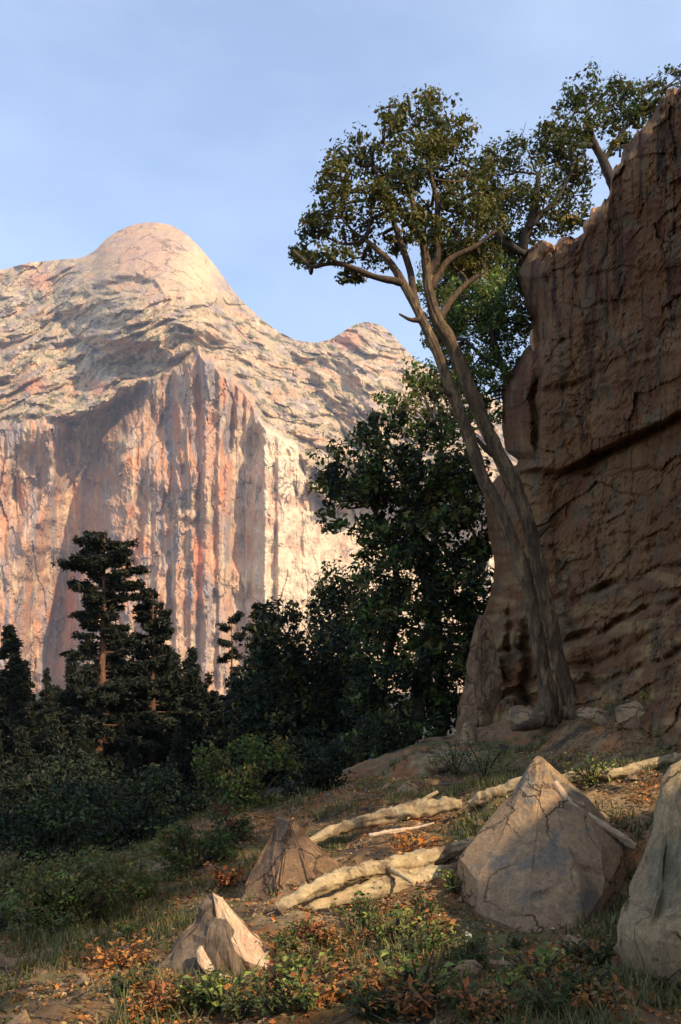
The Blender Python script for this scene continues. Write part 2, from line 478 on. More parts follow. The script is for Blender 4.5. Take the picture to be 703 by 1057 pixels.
# stone colours with some sunlight, shade and mist painted in: tan slabs, pink and rust streaks down the face, grey stain, olive scrub on the ledges
pyv = np.concatenate([np.repeat(py[:1], 6, 0), py], 0); PXv = np.broadcast_to(px[None, :], pyv.shape); wcv = np.concatenate([np.repeat(wc[:1], 6, 0), wc], 0)
qv = np.concatenate([np.repeat(q[:1], 6, 0), q], 0)


def blend(tc, msk, colr):
    return tc * (1 - msk[..., None]) + msk[..., None] * np.array(colr)


ts = np.broadcast_to(np.array([0.50, 0.39, 0.245]), V.shape)
ts = blend(ts, sst(0.0, 0.5, fbm2(PXv / 22, qv / 9, 4)), (0.37, 0.29, 0.27))  # violet-grey stain, partly painted shade of the slope's small relief
ts = blend(ts, sst(0.15, 0.5, fbm2(PXv / 30 + 8, qv / 12, 4)), (0.56, 0.36, 0.22))
ts = blend(ts, sst(0.25, 0.55, fbm2(PXv / 12 + 31, qv / 6 + 5, 4)) * sst(300, 345, pyv + 0.2 * np.abs(PXv - 200)), (0.15, 0.14, 0.065))
ts = blend(ts, sst(0.35, 0.6, fbm2(PXv / 9 + 60, qv / 5 + 15, 3)), (0.62, 0.50, 0.35))
ts = blend(ts, np.exp(-(((PXv - 150) / 48) ** 2 + ((pyv - 262) / 34) ** 2)) * 0.75, (0.50, 0.32, 0.24))
ts = blend(ts, np.exp(-(((PXv - 203) / 22) ** 2 + ((pyv - 285) / 30) ** 2)) * 0.8, (0.66, 0.54, 0.34))  # cream highlight painted on the dome's sun-facing right side
for bx, by, br, bs in ((33, 398, 19, 8), (101, 400, 11, 8), (42, 290, 18, 10), (362, 352, 14, 10)):
    ts = blend(ts, np.exp(-(((PXv - bx) / br) ** 2 + ((pyv - by) / bs) ** 2) ** 2) * 0.9, (0.58, 0.29, 0.18))
tf = np.broadcast_to(np.array([0.53, 0.33, 0.215]), V.shape)
tf = blend(tf, sst(0.0, 0.45, fbm2(PXv / 12, pyv / 75, 4)), (0.44, 0.31, 0.25))
tf = blend(tf, sst(0.1, 0.5, fbm2(PXv / 9 + 50, pyv / 50, 4)), (0.60, 0.29, 0.15))
tf = blend(tf, sst(0.15, 0.5, fbm2(PXv / 10 + 20, pyv / 60 + 9, 4)), (0.33, 0.27, 0.26))
tf = blend(tf, sst(0.3, 0.6, fbm2(PXv / 4 + 90, pyv / 70 + 30, 3)), (0.60, 0.47, 0.30))
tf = blend(tf, sst(236, 262, PXv + 8 * n2(PXv / 12, pyv / 30)) * sst(420, 452, pyv) * 0.9, (0.76, 0.64, 0.47))  # right-hand faces painted cream as if turned to the sun
tf = blend(tf, sst(0.05, 0.35, fbm2(PXv / 12 + 3, pyv / 22 + 70, 3)) * sst(255, 270, PXv) * sst(470, 490, pyv) * (1 - sst(570, 600, pyv)) * 0.7, (0.62, 0.38, 0.27))
tf = blend(tf, sst(600, 720, pyv) * sst(90, 130, PXv) * 0.55, (0.60, 0.42, 0.28))  # paler pink painted in for mist at the wall's foot
for bx, by, br, bs in ((229, 505, 5, 20), (183, 436, 4, 16), (135, 528, 4, 9), (206, 580, 5, 30), (205, 420, 4, 40)):
    tf = blend(tf, np.exp(-(((PXv - bx) / br) ** 2 + ((pyv - by) / bs) ** 2) ** 2) * 0.9, (0.62, 0.25, 0.12))
scr = sst(0.28, 0.42, fbm2(PXv / 2.6, pyv / 2.2, 2)) * sst(-0.1, 0.35, fbm2(PXv / 24 + 3, qv / 7 + 2, 3)) * sst(285, 330, pyv + 0.15 * np.abs(PXv - 180))
ts = blend(ts, scr * 0.9, (0.07, 0.07, 0.035))
tint = (ts * 0.86 * (1 - wcv[..., None]) + tf * 0.88 * wcv[..., None]) * np.array([1.0, 0.92, 0.82])
m = link('mountain', mesh_np('mountain', V.reshape(-1, 3), grid_faces(nb_, nc_), M['mountain'], tint.reshape(-1, 3), smooth=False))
tag(m, kind='structure')

# ------------------------------------------------------------------ the brown cliff on the right
RIM = [(0.0, 262), (0.07, 256), (0.13, 250), (0.20, 246), (0.235, 236), (0.25, 214), (0.30, 208), (0.335, 196), (0.355, 170), (0.40, 160), (0.44, 148), (0.50, 132), (0.56, 112), (0.62, 98), (0.67, 84), (0.74, 68), (0.86, 50), (1.0, 22)]
LEFT = [(150, 556), (240, 552), (262, 545), (285, 532), (330, 550), (352, 548), (360, 541), (390, 524), (395, 519), (440, 517), (466, 522), (474, 534), (480, 532), (492, 512), (510, 499), (560, 506), (600, 512), (640, 497), (680, 482), (740, 474), (800, 470)]
NU, NT = 210, 330
u = np.linspace(0, 1, NU)[None, :]; t = np.linspace(0, 1, NT)[:, None]
rim = interp(RIM, u) + 6 * blocks2(u * 17, u * 0 + 0.5, 5, 0.4) + 2.5 * blocks2(u * 46, u * 0 + 0.5, 9, 0.6) - 2
bot = 812 - 10 * u
py = bot + (rim - bot) * t
U = np.broadcast_to(u, py.shape)
lf = interp(LEFT, py) + 3 * facets(py, py * 0, 22, 60, 1, 1) + 1.0 * fbm2(py / 12, py * 0, 3)
px = lf + (775 - lf) * U ** 1.0
Yc = 19.2 - (px - 500) * 0.0345 + 2.6 * (1 - np.clip(U / 0.12, 0, 1)) ** 2
# overhanging upper block above the long crack, ledges below
crack = interp([(480, 488), (530, 486), (575, 488), (600, 476), (650, 452), (703, 428), (780, 402)], px) + 4 * fbm2(px / 30, px * 0, 2)
pr = 0.75 * sst(-3, 4, crack - py) - 0.30 * np.exp(-((py - crack - 4) / 5) ** 2)
for n_, (ln, d, cut) in enumerate((([(480, 612), (560, 606), (640, 588), (703, 560), (790, 530)], 0.22, 0.10), ([(480, 645), (600, 622), (660, 600), (703, 584), (790, 552)], 0.42, 0.30), ([(480, 668), (590, 646), (640, 630), (703, 606), (790, 570)], 0.30, 0.12),
                                  ([(480, 690), (590, 668), (640, 644), (703, 618), (790, 586)], 0.55, 0.45), ([(480, 712), (600, 690), (650, 672), (703, 650), (790, 618)], 0.45, 0.22), ([(480, 735), (600, 714), (660, 692), (703, 676), (790, 650)], 0.5, 0.25), ([(480, 560), (560, 556), (640, 530), (790, 470)], 0.10, 0.06))):
    ld = interp(ln, px) + 9 * fbm2(px / 45, px * 0 + 3.1 * n_, 2) + 3 * facets(px, py * 0, 13, 40 + n_, 1, 1)
    on = np.clip(0.62 + 1.2 * fbm2(px / 60 + 7 * n_, px * 0 + n_, 2), 0.25, 1)
    pr = pr + d * sst(-3, 2, py - ld) * on - cut * np.exp(-((py - ld + 5) / 4.0) ** 2) * on
pr = pr + 0.8 * sst(690, 800, py)
pr = pr + 0.22 * fbm2(px / 70, py / 110, 3) + 0.24 * facets(px + 0.10 * py, py + 0.34 * px - 160 + 8 * n2(px / 60, py / 90), 44, 5, 5, 4) + 0.09 * facets(px - 0.06 * py, py + 0.30 * px - 140 + 10 * n2(px / 30, py / 50), 19, 6, 7, 3) + 0.04 * fbm2(px / 12, py / 22, 4) + 0.028 * fbm2(px / 4, py / 5, 3)
sy_ = py + 0.33 * px
wpx = px + 5 * n2(px / 22, py / 22); wsy = sy_ + 5 * n2(px / 25 + 9, py / 19)
pr = pr + 0.080 * blocks2(wpx / 50, wsy / 30, 3) + 0.030 * blocks2(wpx / 19, wsy / 11, 7) + 0.018 * blocks2(px / 6, sy_ / 4.2, 11)
pr = pr + 0.35 * np.exp(-((px - 690 + 0.05 * py) / 60) ** 2) * sst(420, 380, py)
# upright slabs and black clefts near the left corner
for cx_, y0, y1, d in ((553, 300, 480, 0.5), (527, 600, 690, 0.6), (543, 640, 760, 0.5)):
    pr = pr - d * np.exp(-((px - cx_ - 4 * n2(py / 25, py * 0 + cx_)) / 4.5) ** 2) * sst(y0, y0 + 25, py) * sst(y1, y1 - 25, py)
bw = 12 + 8 * blocks2(px / 17, py / 40, 21, 0.3)
Yc = Yc - pr + 1.0 * np.clip(1 - (py - rim) / np.maximum(bw, 3), 0, 1) ** 1.3
Vc = np.stack([(px - CX) / F * Yc, Yc, (HY - py) / F * Yc], -1)
# wrap round the left corner (hidden from the front)
pre = []
for k, (dx, dy) in enumerate(((9, 14), (5, 8), (2.2, 4), (0.8, 1.6))):
    cc = Vc[:, :1].copy(); cc[..., 0] += dx; cc[..., 1] += dy; pre.append(cc)
# on past the right edge, unseen, rim notched to shade and streak the slope
RIMPATH = [(5.0, 9.9, 7.3), (5.6, 9.0, 6.6), (6.4, 7.9, 5.9), (7.1, 6.8, 5.0), (7.4, 6.0, 4.2), (7.5, 5.3, 3.5), (7.5, 4.3, 3.7), (7.5, 3.4, 4.0), (7.5, 2.3, 5.2), (7.5, 1.4, 5.5), (7.5, 0.6, 5.25), (7.5, -0.1, 5.6), (7.5, -1.2, 6.1), (7.6, -2.0, 6.5), (7.8, -3.2, 7.2), (8.1, -5, 8.5), (8.3, -7, 10), (8.4, -9, 12), (8, -16, 12), (6, -24, 12)]
post = []
tt = np.linspace(0, 1, NT)
for (xx, yy, zz) in RIMPATH:
    g0 = gz(xx, yy) - 0.5
    z = g0 + (zz - g0) * tt
    n = 0.35 * fbm2(yy * 0.5 + z * 0, z * 0.5, 3)
    post.append(np.stack([xx - 0.4 + 0.6 * tt + n, yy + 0 * z, z], -1)[:, None])
Vc = np.concatenate(pre + [Vc] + post, 1)
# the top, running back from the rim, and the far side
topr = Vc[-1]
backs = []
for k in range(1, 9):
    r_ = topr.copy(); r_[:, 0] += 1.1 * k ** 1.35 + (0.0); r_[:, 1] += 0.75 * k ** 1.35; r_[:, 2] += -0.16 * k + 0.2 * fbm2(topr[:, 1] * 0.6, k * 0.7 + 0 * topr[:, 1], 3)
    backs.append(r_)
last = backs[-1].copy(); last[:, 2] = -6; last[:, 0] += 2; backs.append(last)
Vall = np.concatenate([Vc, np.array(backs)], 0)
pxx = (Vall[..., 0] / np.maximum(Vall[..., 1], 2)) * F + CX; pyy = HY - Vall[..., 2] / np.maximum(Vall[..., 1], 2) * F
tc = np.broadcast_to(np.array([0.165, 0.088, 0.045]), Vall.shape)
tc = blend(tc, sst(0, 0.5, fbm2(pxx / 60, pyy / 110, 4)), (0.20, 0.122, 0.066))
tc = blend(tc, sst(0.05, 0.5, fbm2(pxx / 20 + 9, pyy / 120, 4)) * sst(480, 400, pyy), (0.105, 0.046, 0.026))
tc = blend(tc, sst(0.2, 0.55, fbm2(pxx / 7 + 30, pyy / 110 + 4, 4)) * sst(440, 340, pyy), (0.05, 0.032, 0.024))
tc = blend(tc, sst(0.1, 0.5, fbm2(pxx / 50 + 5, pyy / 16 + 22, 4)) * sst(540, 620, pyy), (0.26, 0.185, 0.10))
tc = blend(tc, sst(0.2, 0.5, fbm2(pxx / 14 + 77, pyy / 30 + 2, 3)), (0.14, 0.105, 0.07))
nr_, nc_ = Vall.shape[:2]
lit_rim = np.zeros(Vall.shape[:2]); lit_rim[NT - 10:NT + 8] = 1
tc = blend(tc, lit_rim * sst(-0.15, 0.4, fbm2(pxx / 14, pyy / 14, 3)), (0.52, 0.30, 0.15))  # sunlit orange edge painted into the rim's colour
tc = tc * np.array([0.98, 0.85, 0.68])
cl = link('cliff', mesh_np('cliff', Vall.reshape(-1, 3), grid_faces(nr_, nc_), M['cliff'], tc.reshape(-1, 3), smooth=False))
tag(cl, kind='structure')

# unseen bare rise added behind the cliff to shade the wood
hx = np.linspace(0, 1, 60)[None, :]; hy = np.linspace(0, 1, 70)[:, None]
HX = 14 + 60 * hx; HYY = 4 + 70 * hy
HX, HYY = np.broadcast_arrays(HX, HYY)
HZ = -6 + 38 * sst(14, 24, HX) * sst(4, 11, HYY) * (1 - 0.2 * hy) + 1.5 * fbm2(HX / 6, HYY / 6, 4)
HZ = np.where(HX / HYY < 0.6, np.minimum(HZ, HYY * 0.58), HZ)
v = np.stack([np.broadcast_to(HX, HZ.shape), np.broadcast_to(HYY, HZ.shape), HZ], -1).reshape(-1, 3)
hl = link('shade_hill', mesh_np('shade_hill', v, grid_faces(70, 60), M['cliff'], np.tile([0.16, 0.12, 0.08], (len(v), 1))))
tag(hl, kind='structure')


# ------------------------------------------------------------------ tubes, rocks, leaves
def catmull(pts, n):
    p = [np.array(q, float) for q in pts]
    p = [2 * p[0] - p[1]] + p + [2 * p[-1] - p[-2]]
    out = []
    segs = len(p) - 3
    for s in range(segs):
        a, b, c, d = p[s:s + 4]
        for i in range(n):
            t = i / n
            out.append(0.5 * ((2 * b) + (-a + c) * t + (2 * a - 5 * b + 4 * c - d) * t * t + (-a + 3 * b - 3 * c + d) * t ** 3))
    out.append(p[-2])
    return np.array(out)


class MB:
    def __init__(s):
        s.v = []; s.f = []; s.n = 0

    def add(s, v, f):
        s.v.append(np.asarray(v, float)); s.f.append(np.asarray(f) + s.n); s.n += len(v)

    def tube(s, pts, rad, sides=10, n=6, rough=0.12, freq=3.0, seed=0.0, groove=0.0):
        """pts: points, rad: radius at each; a knobbly tapered limb"""
        c = catmull([(*p, r) for p, r in zip([tuple(q) for q in pts], rad)], n)
        r = np.maximum(c[:, 3], 0.002); c = c[:, :3]
        tan = np.gradient(c, axis=0); tan /= np.linalg.norm(tan, axis=1)[:, None] + 1e-9
        ref = np.array([0.31, 0.9, 0.3]) if abs(tan[0][1]) < 0.8 else np.array([1.0, 0, 0.1])
        vs = []
        for i in range(len(c)):
            ref = ref - tan[i] * ref.dot(tan[i]); ref /= np.linalg.norm(ref)
            bi = np.cross(tan[i], ref)
            an = np.linspace(0, 2 * np.pi, sides, endpoint=False)
            vs.append(c[i] + r[i] * (np.cos(an)[:, None] * ref + np.sin(an)[:, None] * bi))
        vs = np.array(vs)
        nz = fbm3(vs * freq / max(0.1, r.max() * 4) + seed, 3)
        ctr = c[:, None, :]
        k_ = 1 + rough * 1.6 * nz
        if groove:
            an = np.linspace(0, 2 * np.pi, sides, endpoint=False)[None, :]
            ss = np.concatenate([[0], np.cumsum(np.linalg.norm(np.diff(c, axis=0), axis=1))])[:, None] / max(0.05, r.max())
            wob = 0.5 * n2(ss * 0.15, ss * 0 + seed)
            gx, gy = 2.2 * np.cos(an + wob), 2.2 * np.sin(an + wob)
            pp = np.stack(np.broadcast_arrays(gx + seed, gy, ss * 0.16), -1)
            k_ = k_ - groove * np.abs(fbm3(pp, 3)) * 1.6 + groove * 0.5
        vs = ctr + (vs - ctr) * k_[..., None]
        m_ = len(c)
        a = np.arange(m_ * sides).reshape(m_, sides); bq = np.roll(a, -1, 1)
        f = np.stack([a[:-1], bq[:-1], bq[1:], a[1:]], -1).reshape(-1, 4)
        vv = vs.reshape(-1, 3)
        e0, e1 = len(vv), len(vv) + 1
        vv = np.vstack([vv, c[0] - tan[0] * r[0] * 0.25, c[-1] + tan[-1] * r[-1] * 0.3])
        cap0 = np.stack([np.full(sides, e0), bq[0], a[0], a[0]], -1); cap1 = np.stack([np.full(sides, e1), a[-1], bq[-1], bq[-1]], -1)
        # degenerate quads are avoided by building the caps as pairs of neighbours
        s.add(vv, f)
        base = s.n - len(vv)
        for k in range(0, sides, 2):
            k2 = (k + 1) % sides; k3 = (k + 2) % sides
            s.f.append(np.array([[base + e0, base + a[0][k3], base + a[0][k2], base + a[0][k]], [base + e1, base + a[-1][k], base + a[-1][k2], base + a[-1][k3]]]))
        return c

    def build(s, name, mat, parent=None, origin=None):
        v = np.vstack(s.v)
        if origin is not None:
            v = v - np.array(origin)
        return link(name, mesh_np(name, v, np.vstack(s.f), mat), parent)


def leaf_quads(cent, nrm, size, aspect, rs, fold=0.25):
    """one bent diamond per centre"""
    n = len(cent)
    nrm = nrm / (np.linalg.norm(nrm, axis=1)[:, None] + 1e-9)
    rv = rs.normal(size=(n, 3)); a = np.cross(nrm, rv); a /= np.linalg.norm(a, axis=1)[:, None] + 1e-9
    b = np.cross(nrm, a)
    s = size[:, None]
    q = np.empty((n, 4, 3))
    q[:, 0] = cent - a * s * 0.5
    q[:, 1] = cent - b * s * 0.5 * aspect + nrm * s * fold * 0.5
    q[:, 2] = cent + a * s * 0.5
    q[:, 3] = cent + b * s * 0.5 * aspect + nrm * s * fold * 0.5
    return q


def leaf_object(name, quads, tints, mat, parent=None, origin=None):
    v = quads.reshape(-1, 3)
    if origin is not None:
        v = v - np.array(origin)
    f = np.arange(len(v)).reshape(-1, 4)
    return link(name, mesh_np(name, v, f, mat, np.repeat(tints, 4, 0), smooth=False), parent)


def crown(clumps, size, dens, pal, seed, aspect=0.6, ragged=0.5, sub=9):
    """clumps: (centre, rx, ry, rz). Each is a loose bunch of small leafy sprays with gaps between."""
    rs = np.random.RandomState(seed)
    Q, T = [], []
    pal = np.array(pal)
    for ci, (c, rx, ry, rz) in enumerate(clumps):
        c = np.array(c); R3 = np.array([rx, ry, rz])
        ns = max(4, int(sub * (0.7 + 0.6 * rs.rand())))
        d = rs.normal(size=(ns, 3)); d /= np.linalg.norm(d, axis=1)[:, None]
        sc = c + d * R3 * (0.35 + 0.65 * rs.rand(ns, 1) ** 0.6)
        for k in range(ns):
            sr = (0.26 + 0.22 * rs.rand()) * R3 * (1 + ragged * (rs.rand() - 0.4))
            area = (sr[0] * sr[2] + sr[0] * sr[1] + sr[1] * sr[2]) / 3
            n = int(dens * area / (size * size) * 13) + 8
            dd = rs.normal(size=(n, 3)); dd /= np.linalg.norm(dd, axis=1)[:, None]
            rad = rs.rand(n, 1) ** 0.42 * (1 + 0.25 * rs.normal(size=(n, 1)).clip(-1, 1.8))
            pos = sc[k] + dd * sr * rad
            nr = dd * 0.9 + rs.normal(size=(n, 3)) * 0.55 + np.array([0, 0, 0.35])
            sz = size * (0.45 + 1.0 * rs.rand(n) ** 1.6)
            Q.append(leaf_quads(pos, nr, sz, aspect * 0.9, rs))
            base = pal[rs.randint(len(pal))]
            T.append(base * (0.75 + 0.5 * rs.rand(n, 1)) * (1 + 0.12 * rs.normal(size=(n, 3))).clip(0.6, 1.5))
    return np.concatenate(Q), np.concatenate(T).clip(0.004, 0.9)


OLIVE = [(0.095, 0.088, 0.022), (0.06, 0.066, 0.018), (0.14, 0.12, 0.03), (0.045, 0.055, 0.018), (0.13, 0.12, 0.03)]
GREEN = [(0.08, 0.12, 0.028), (0.11, 0.14, 0.035), (0.055, 0.09, 0.025), (0.15, 0.14, 0.035)]
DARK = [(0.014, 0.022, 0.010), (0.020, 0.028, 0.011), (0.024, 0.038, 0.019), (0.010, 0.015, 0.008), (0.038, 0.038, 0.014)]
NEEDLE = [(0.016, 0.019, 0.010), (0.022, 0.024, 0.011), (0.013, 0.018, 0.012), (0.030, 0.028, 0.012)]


def px_clumps(lst, Y0, ydep=0.8):
    """(px, py, rx, ry[, depth offset]) -> world ellipsoids at their own distance"""
    out = []
    for e in lst:
        dy = e[4] if len(e) > 4 else 0
        Yk = Y0 + dy; c = P(e[0], e[1], Yk)
        rx, rz = e[2] / F * Yk, e[3] / F * Yk
        out.append((tuple(c), rx, (rx + rz) * 0.5 * ydep, rz))
    return out


def px_path(lst, Y0):
    """(px, py, width px[, depth offset])"""
    pts, rad = [], []
    for e in lst:
        Yk = Y0 + (e[3] if len(e) > 3 else 0)
        pts.append(tuple(P(e[0], e[1], Yk))); rad.append(e[2] / 2 / F * Yk)
    return pts, rad


def nearest(paths, c):
    best = None
    for pth in paths:
        d = np.linalg.norm(pth - c, axis=1) + 0.6 * np.maximum(0, pth[:, 2] - c[2])
        i = int(np.argmin(d))
        if best is None or d[i] < best[0]:
            best = (d[i], pth[i])
    return best[1]


def tree(name, label, cat, base, stems, limbs, clumps, Y0, bark, leafmat, pal, seed, size, dens, group=None, twig=0.025, sub=20, ragged=0.5):
    """stems and limbs in picture measure at distance Y0, hung on a root at the foot"""
    root = thing(name, label, cat, base, group)
    paths = []
    for si, st in enumerate(stems):
        mb = MB(); p_, r_ = px_path(st, Y0)
        paths.append(mb.tube(p_, r_, 36, 14, 0.10, 3, seed + si, 0.22) if bark is M['bark'] else mb.tube(p_, r_, 14, 8, 0.14, 3, seed + si)); mb.build('trunk', bark, root, base)
    lb = MB(); any_l = False
    for li, l in enumerate(limbs):
        p_, r_ = px_path(l, Y0); paths.append(lb.tube(p_, r_, 8, 6, 0.12, 3, seed + 7 + li)); any_l = True
    cl_ = px_clumps(clumps, Y0)
    rs = np.random.RandomState(seed + 3)
    for (c, rx, ry, rz) in cl_:
        s0 = nearest(paths, np.array(c)); c = np.array(c)
        if True:
            mid = (s0 + c) / 2 + rs.normal(size=3) * 0.12 * np.linalg.norm(c - s0) - np.array([0, 0, 0.06])
            lb.tube([s0, mid, c], [twig, twig * 0.75, twig * 0.4], 6, 4, 0.1, 3, seed); any_l = True
        for k in range(3):
            e = c + rs.normal(size=3) * np.array([rx, ry, rz]) * 0.6
            lb.tube([c * 0.7 + s0 * 0.3, c * 0.5 + e * 0.5 + rs.normal(size=3) * 0.05, e], [twig * 0.5, twig * 0.35, twig * 0.15], 6, 3, 0.1, 3, seed)
    if any_l and name == 'ledge_shrub':
        tk = root.children[0]; bpy.data.objects.remove(tk)
        for si, st in enumerate(stems):
            p_, r_ = px_path(st, Y0); lb.tube(p_, r_, 10, 8, 0.14, 3, seed + si)
        lb.build('stems', bark, root, base)
    elif any_l:
        lb.build('limbs', M['limb_bark'] if bark is M['bark'] else bark, root, base)
    q_, t_ = crown(cl_, size, dens, pal, seed, sub=sub, ragged=ragged)
    leaf_object('crown', q_, t_, leafmat, root, base)
    return root


def hull_rock(name, pts, mat, label=None, cat='rock', group=None, amp=0.04, freq=3.0, cuts=4, seed=0.0, parent=None, bevel=0.03, strata=0.0, chips=26, peak=False):
    bm = bmesh.new()
    for p in pts:
        bm.verts.new(p)
    bmesh.ops.convex_hull(bm, input=bm.verts)
    for vv in [x for x in bm.verts if not x.link_faces]:
        bm.verts.remove(vv)
    if bevel:
        bmesh.ops.bevel(bm, geom=list(bm.edges), offset=bevel, segments=2, profile=0.6, affect='EDGES', clamp_overlap=True)
    bmesh.ops.triangulate(bm, faces=bm.faces)
    for _ in range(cuts):
        big = sorted((e.calc_length() for e in bm.edges), reverse=True)
        lim = big[0] * 0.55
        es = [e for e in bm.edges if e.calc_length() > lim]
        bmesh.ops.subdivide_edges(bm, edges=es, cuts=1)
        bmesh.ops.triangulate(bm, faces=bm.faces)
    bm.normal_update()
    co_ = np.array([x.co[:] for x in bm.verts]); no_ = np.array([x.normal[:] for x in bm.verts])
    amp = amp * 1.3
    d = amp * fbm3(co_ * freq + seed, 6) - amp * 0.5 * np.abs(fbm3(co_ * freq * 2.3 + seed + 5, 3))
    if strata:
        d = d + strata * (np.abs(((co_[:, 2] + 0.25 * co_[:, 0]) * 9 + fbm3(co_ * 2 + seed, 2)) % 1 - 0.5) - 0.25)
    co2 = co_ + no_ * d[:, None]
    ext0 = np.ptp(co_, axis=0).max()
    bl = blocks2((co_[:, 0] + 0.6 * co_[:, 1] + 0.15 * fbm3(co_ * 3, 2)) / ext0 * 5, (co_[:, 2] + 0.3 * co_[:, 0] - 0.3 * co_[:, 1]) / ext0 * 5.5, int(seed) + 1)
    co2 = co2 + no_ * (bl * ext0 * 0.010)[:, None]
    rsk = np.random.RandomState(int(seed * 10) + 3)
    cen = co2.mean(0); ext = np.ptp(co2, axis=0).max()
    for _k in range(chips):
        n_ = rsk.normal(size=3); n_[2] = -abs(n_[2]) * 0.4 if chips < 30 and peak else n_[2] * 0.6; n_ /= np.linalg.norm(n_)
        dd = (co2 - cen) @ n_
        h_ = dd.max() - ext * rsk.uniform(0.01, 0.06)
        ov = np.maximum(dd - h_, 0)
        co2 = co2 - n_ * (ov * 0.92)[:, None]
    o = co_.mean(0); o[2] = co_[:, 2].min()
    for x, c in zip(bm.verts, co2):
        x.co = c - o
    for f in bm.faces:
        f.smooth = False
    me = bpy.data.meshes.new(name); bm.to_mesh(me); bm.free()
    me.materials.append(mat)
    ob = link(name, me, parent, tuple(o))
    if label:
        tag(ob, label, cat, group)
    return ob


# ------------------------------------------------------------------ the big leaning tree at the cliff foot
YT = 16.0
b0 = on_ground(580, 742, 16)
YT = b0.y
stem_a = [(598, 748, 28.1), (586, 715, 16.2), (574, 670, 13.5), (564, 620, 13.5), (554, 575, 13.5), (541.9, 530, 14.0), (524.5, 488, 14.7), (503.4, 445, 14.0), (484, 400, 13.0), (468, 360, 12.3), (452, 330, 12.3), (444, 305, 10.5), (441, 280, 10.3), (437, 250, 8.3), (428, 218, 6.2), (424, 195, 4.8)]
stem_b = [(563, 746, 31.6, -0.15), (565, 715, 17.9, -0.2), (557, 670, 13.9, -0.25), (549, 625, 13.3, -0.25), (538, 580, 12.8, -0.25), (519.4, 535, 11.7, -0.25), (498.5, 492, 12.1, -0.2), (482.3, 445, 12.0, -0.2), (464, 398, 10.8, -0.2), (446, 352, 9.5, -0.2), (430, 318, 8.3, -0.2), (416, 292, 8.4, -0.2), (400, 268, 6.3, -0.2), (378, 248, 4.2, -0.2)]
limbs = [[(441, 285, 10), (452, 262, 8), (447, 238, 7), (452, 212, 6), (444, 180, 4), (438, 150, 3)], [(444, 300, 9), (462, 270, 7), (490, 255, 5), (512, 238, 3)], [(430, 318, 8, -.2), (422, 275, 7), (410, 240, 6), (398, 205, 4), (385, 170, 3)],
         [(416, 292, 8, -.2), (385, 285, 6, -.4), (350, 272, 5, -.5), (322, 276, 3, -.5)], [(437, 250, 8), (418, 224, 6), (400, 196, 4)], [(452, 330, 9, 0), (474, 300, 6, .6), (500, 280, 4, .9)]]
roots = [[(584, 735, 16), (602, 742, 12, -.3), (628, 750, 7, -.7)], [(566, 738, 16, -.2), (548, 748, 12, -.5), (530, 752, 6, -.8)]]
cl_main = [(425, 122, 30, 24), (455, 118, 26, 22, .4), (400, 140, 24, 20, -.3), (470, 142, 24, 22, .3), (365, 158, 24, 22), (350, 182, 20, 18, -.4), (395, 175, 28, 24, .5), (432, 165, 30, 26, -.5), (465, 178, 26, 24, .6), (345, 215, 26, 18, -.2), (325, 238, 18, 14, .2),
           (318, 268, 16, 11), (345, 262, 24, 12, -.5), (370, 232, 28, 22, .4), (405, 215, 30, 26, -.4), (440, 210, 30, 26, .5), (480, 205, 28, 26, -.2), (380, 268, 22, 12, .4), (470, 240, 28, 22, .4), (500, 225, 24, 22, .8), (410, 250, 18, 12, .6), (300 + 30, 222, 14, 10, .5), (362, 285, 16, 8, -.3), (500, 262, 18, 14, 1), (455, 265, 20, 16, .8), (480, 275, 20, 16, 1), (440, 235, 22, 18, -.4), (415, 185, 24, 20, .2), (385, 200, 22, 18, -.6), (448, 145, 24, 20, -.2), (408, 118, 16, 14, .3), (490, 180, 22, 20, .2), (310, 262, 12, 10, .3), (338, 200, 16, 12, .3)]
lean = tree('leaning_tree', 'tall twin-trunked tree leaning left from the cliff foot with broad olive crown', 'tree', b0, [stem_a, stem_b], limbs, cl_main, YT, M['bark'], M['leaf'], OLIVE, 21, 0.085, 0.55, twig=0.03, sub=24)

for sp in ([(512, 470, 9), (500, 462, 6), (492, 452, 3)], [(548, 560, 10), (560, 548, 6), (568, 540, 2)], [(470, 410, 8, -.2), (458, 404, 5, -.3), (450, 398, 2, -.3)], [(436, 330, 7, -.2), (424, 330, 4, -.3), (412, 324, 2, -.3)]):
    mb = MB(); p_, r_ = px_path(sp, YT); mb.tube(p_, r_, 8, 5, 0.14, 3, 5); mb.build('branch_stub', M['limb_bark'], lean, b0)
for rt in roots:
    mb = MB(); p_, r_ = px_path(rt, YT); mb.tube(p_, r_, 10, 6, 0.14, 3, 5); mb.build('root', M['bark'], lean, b0)

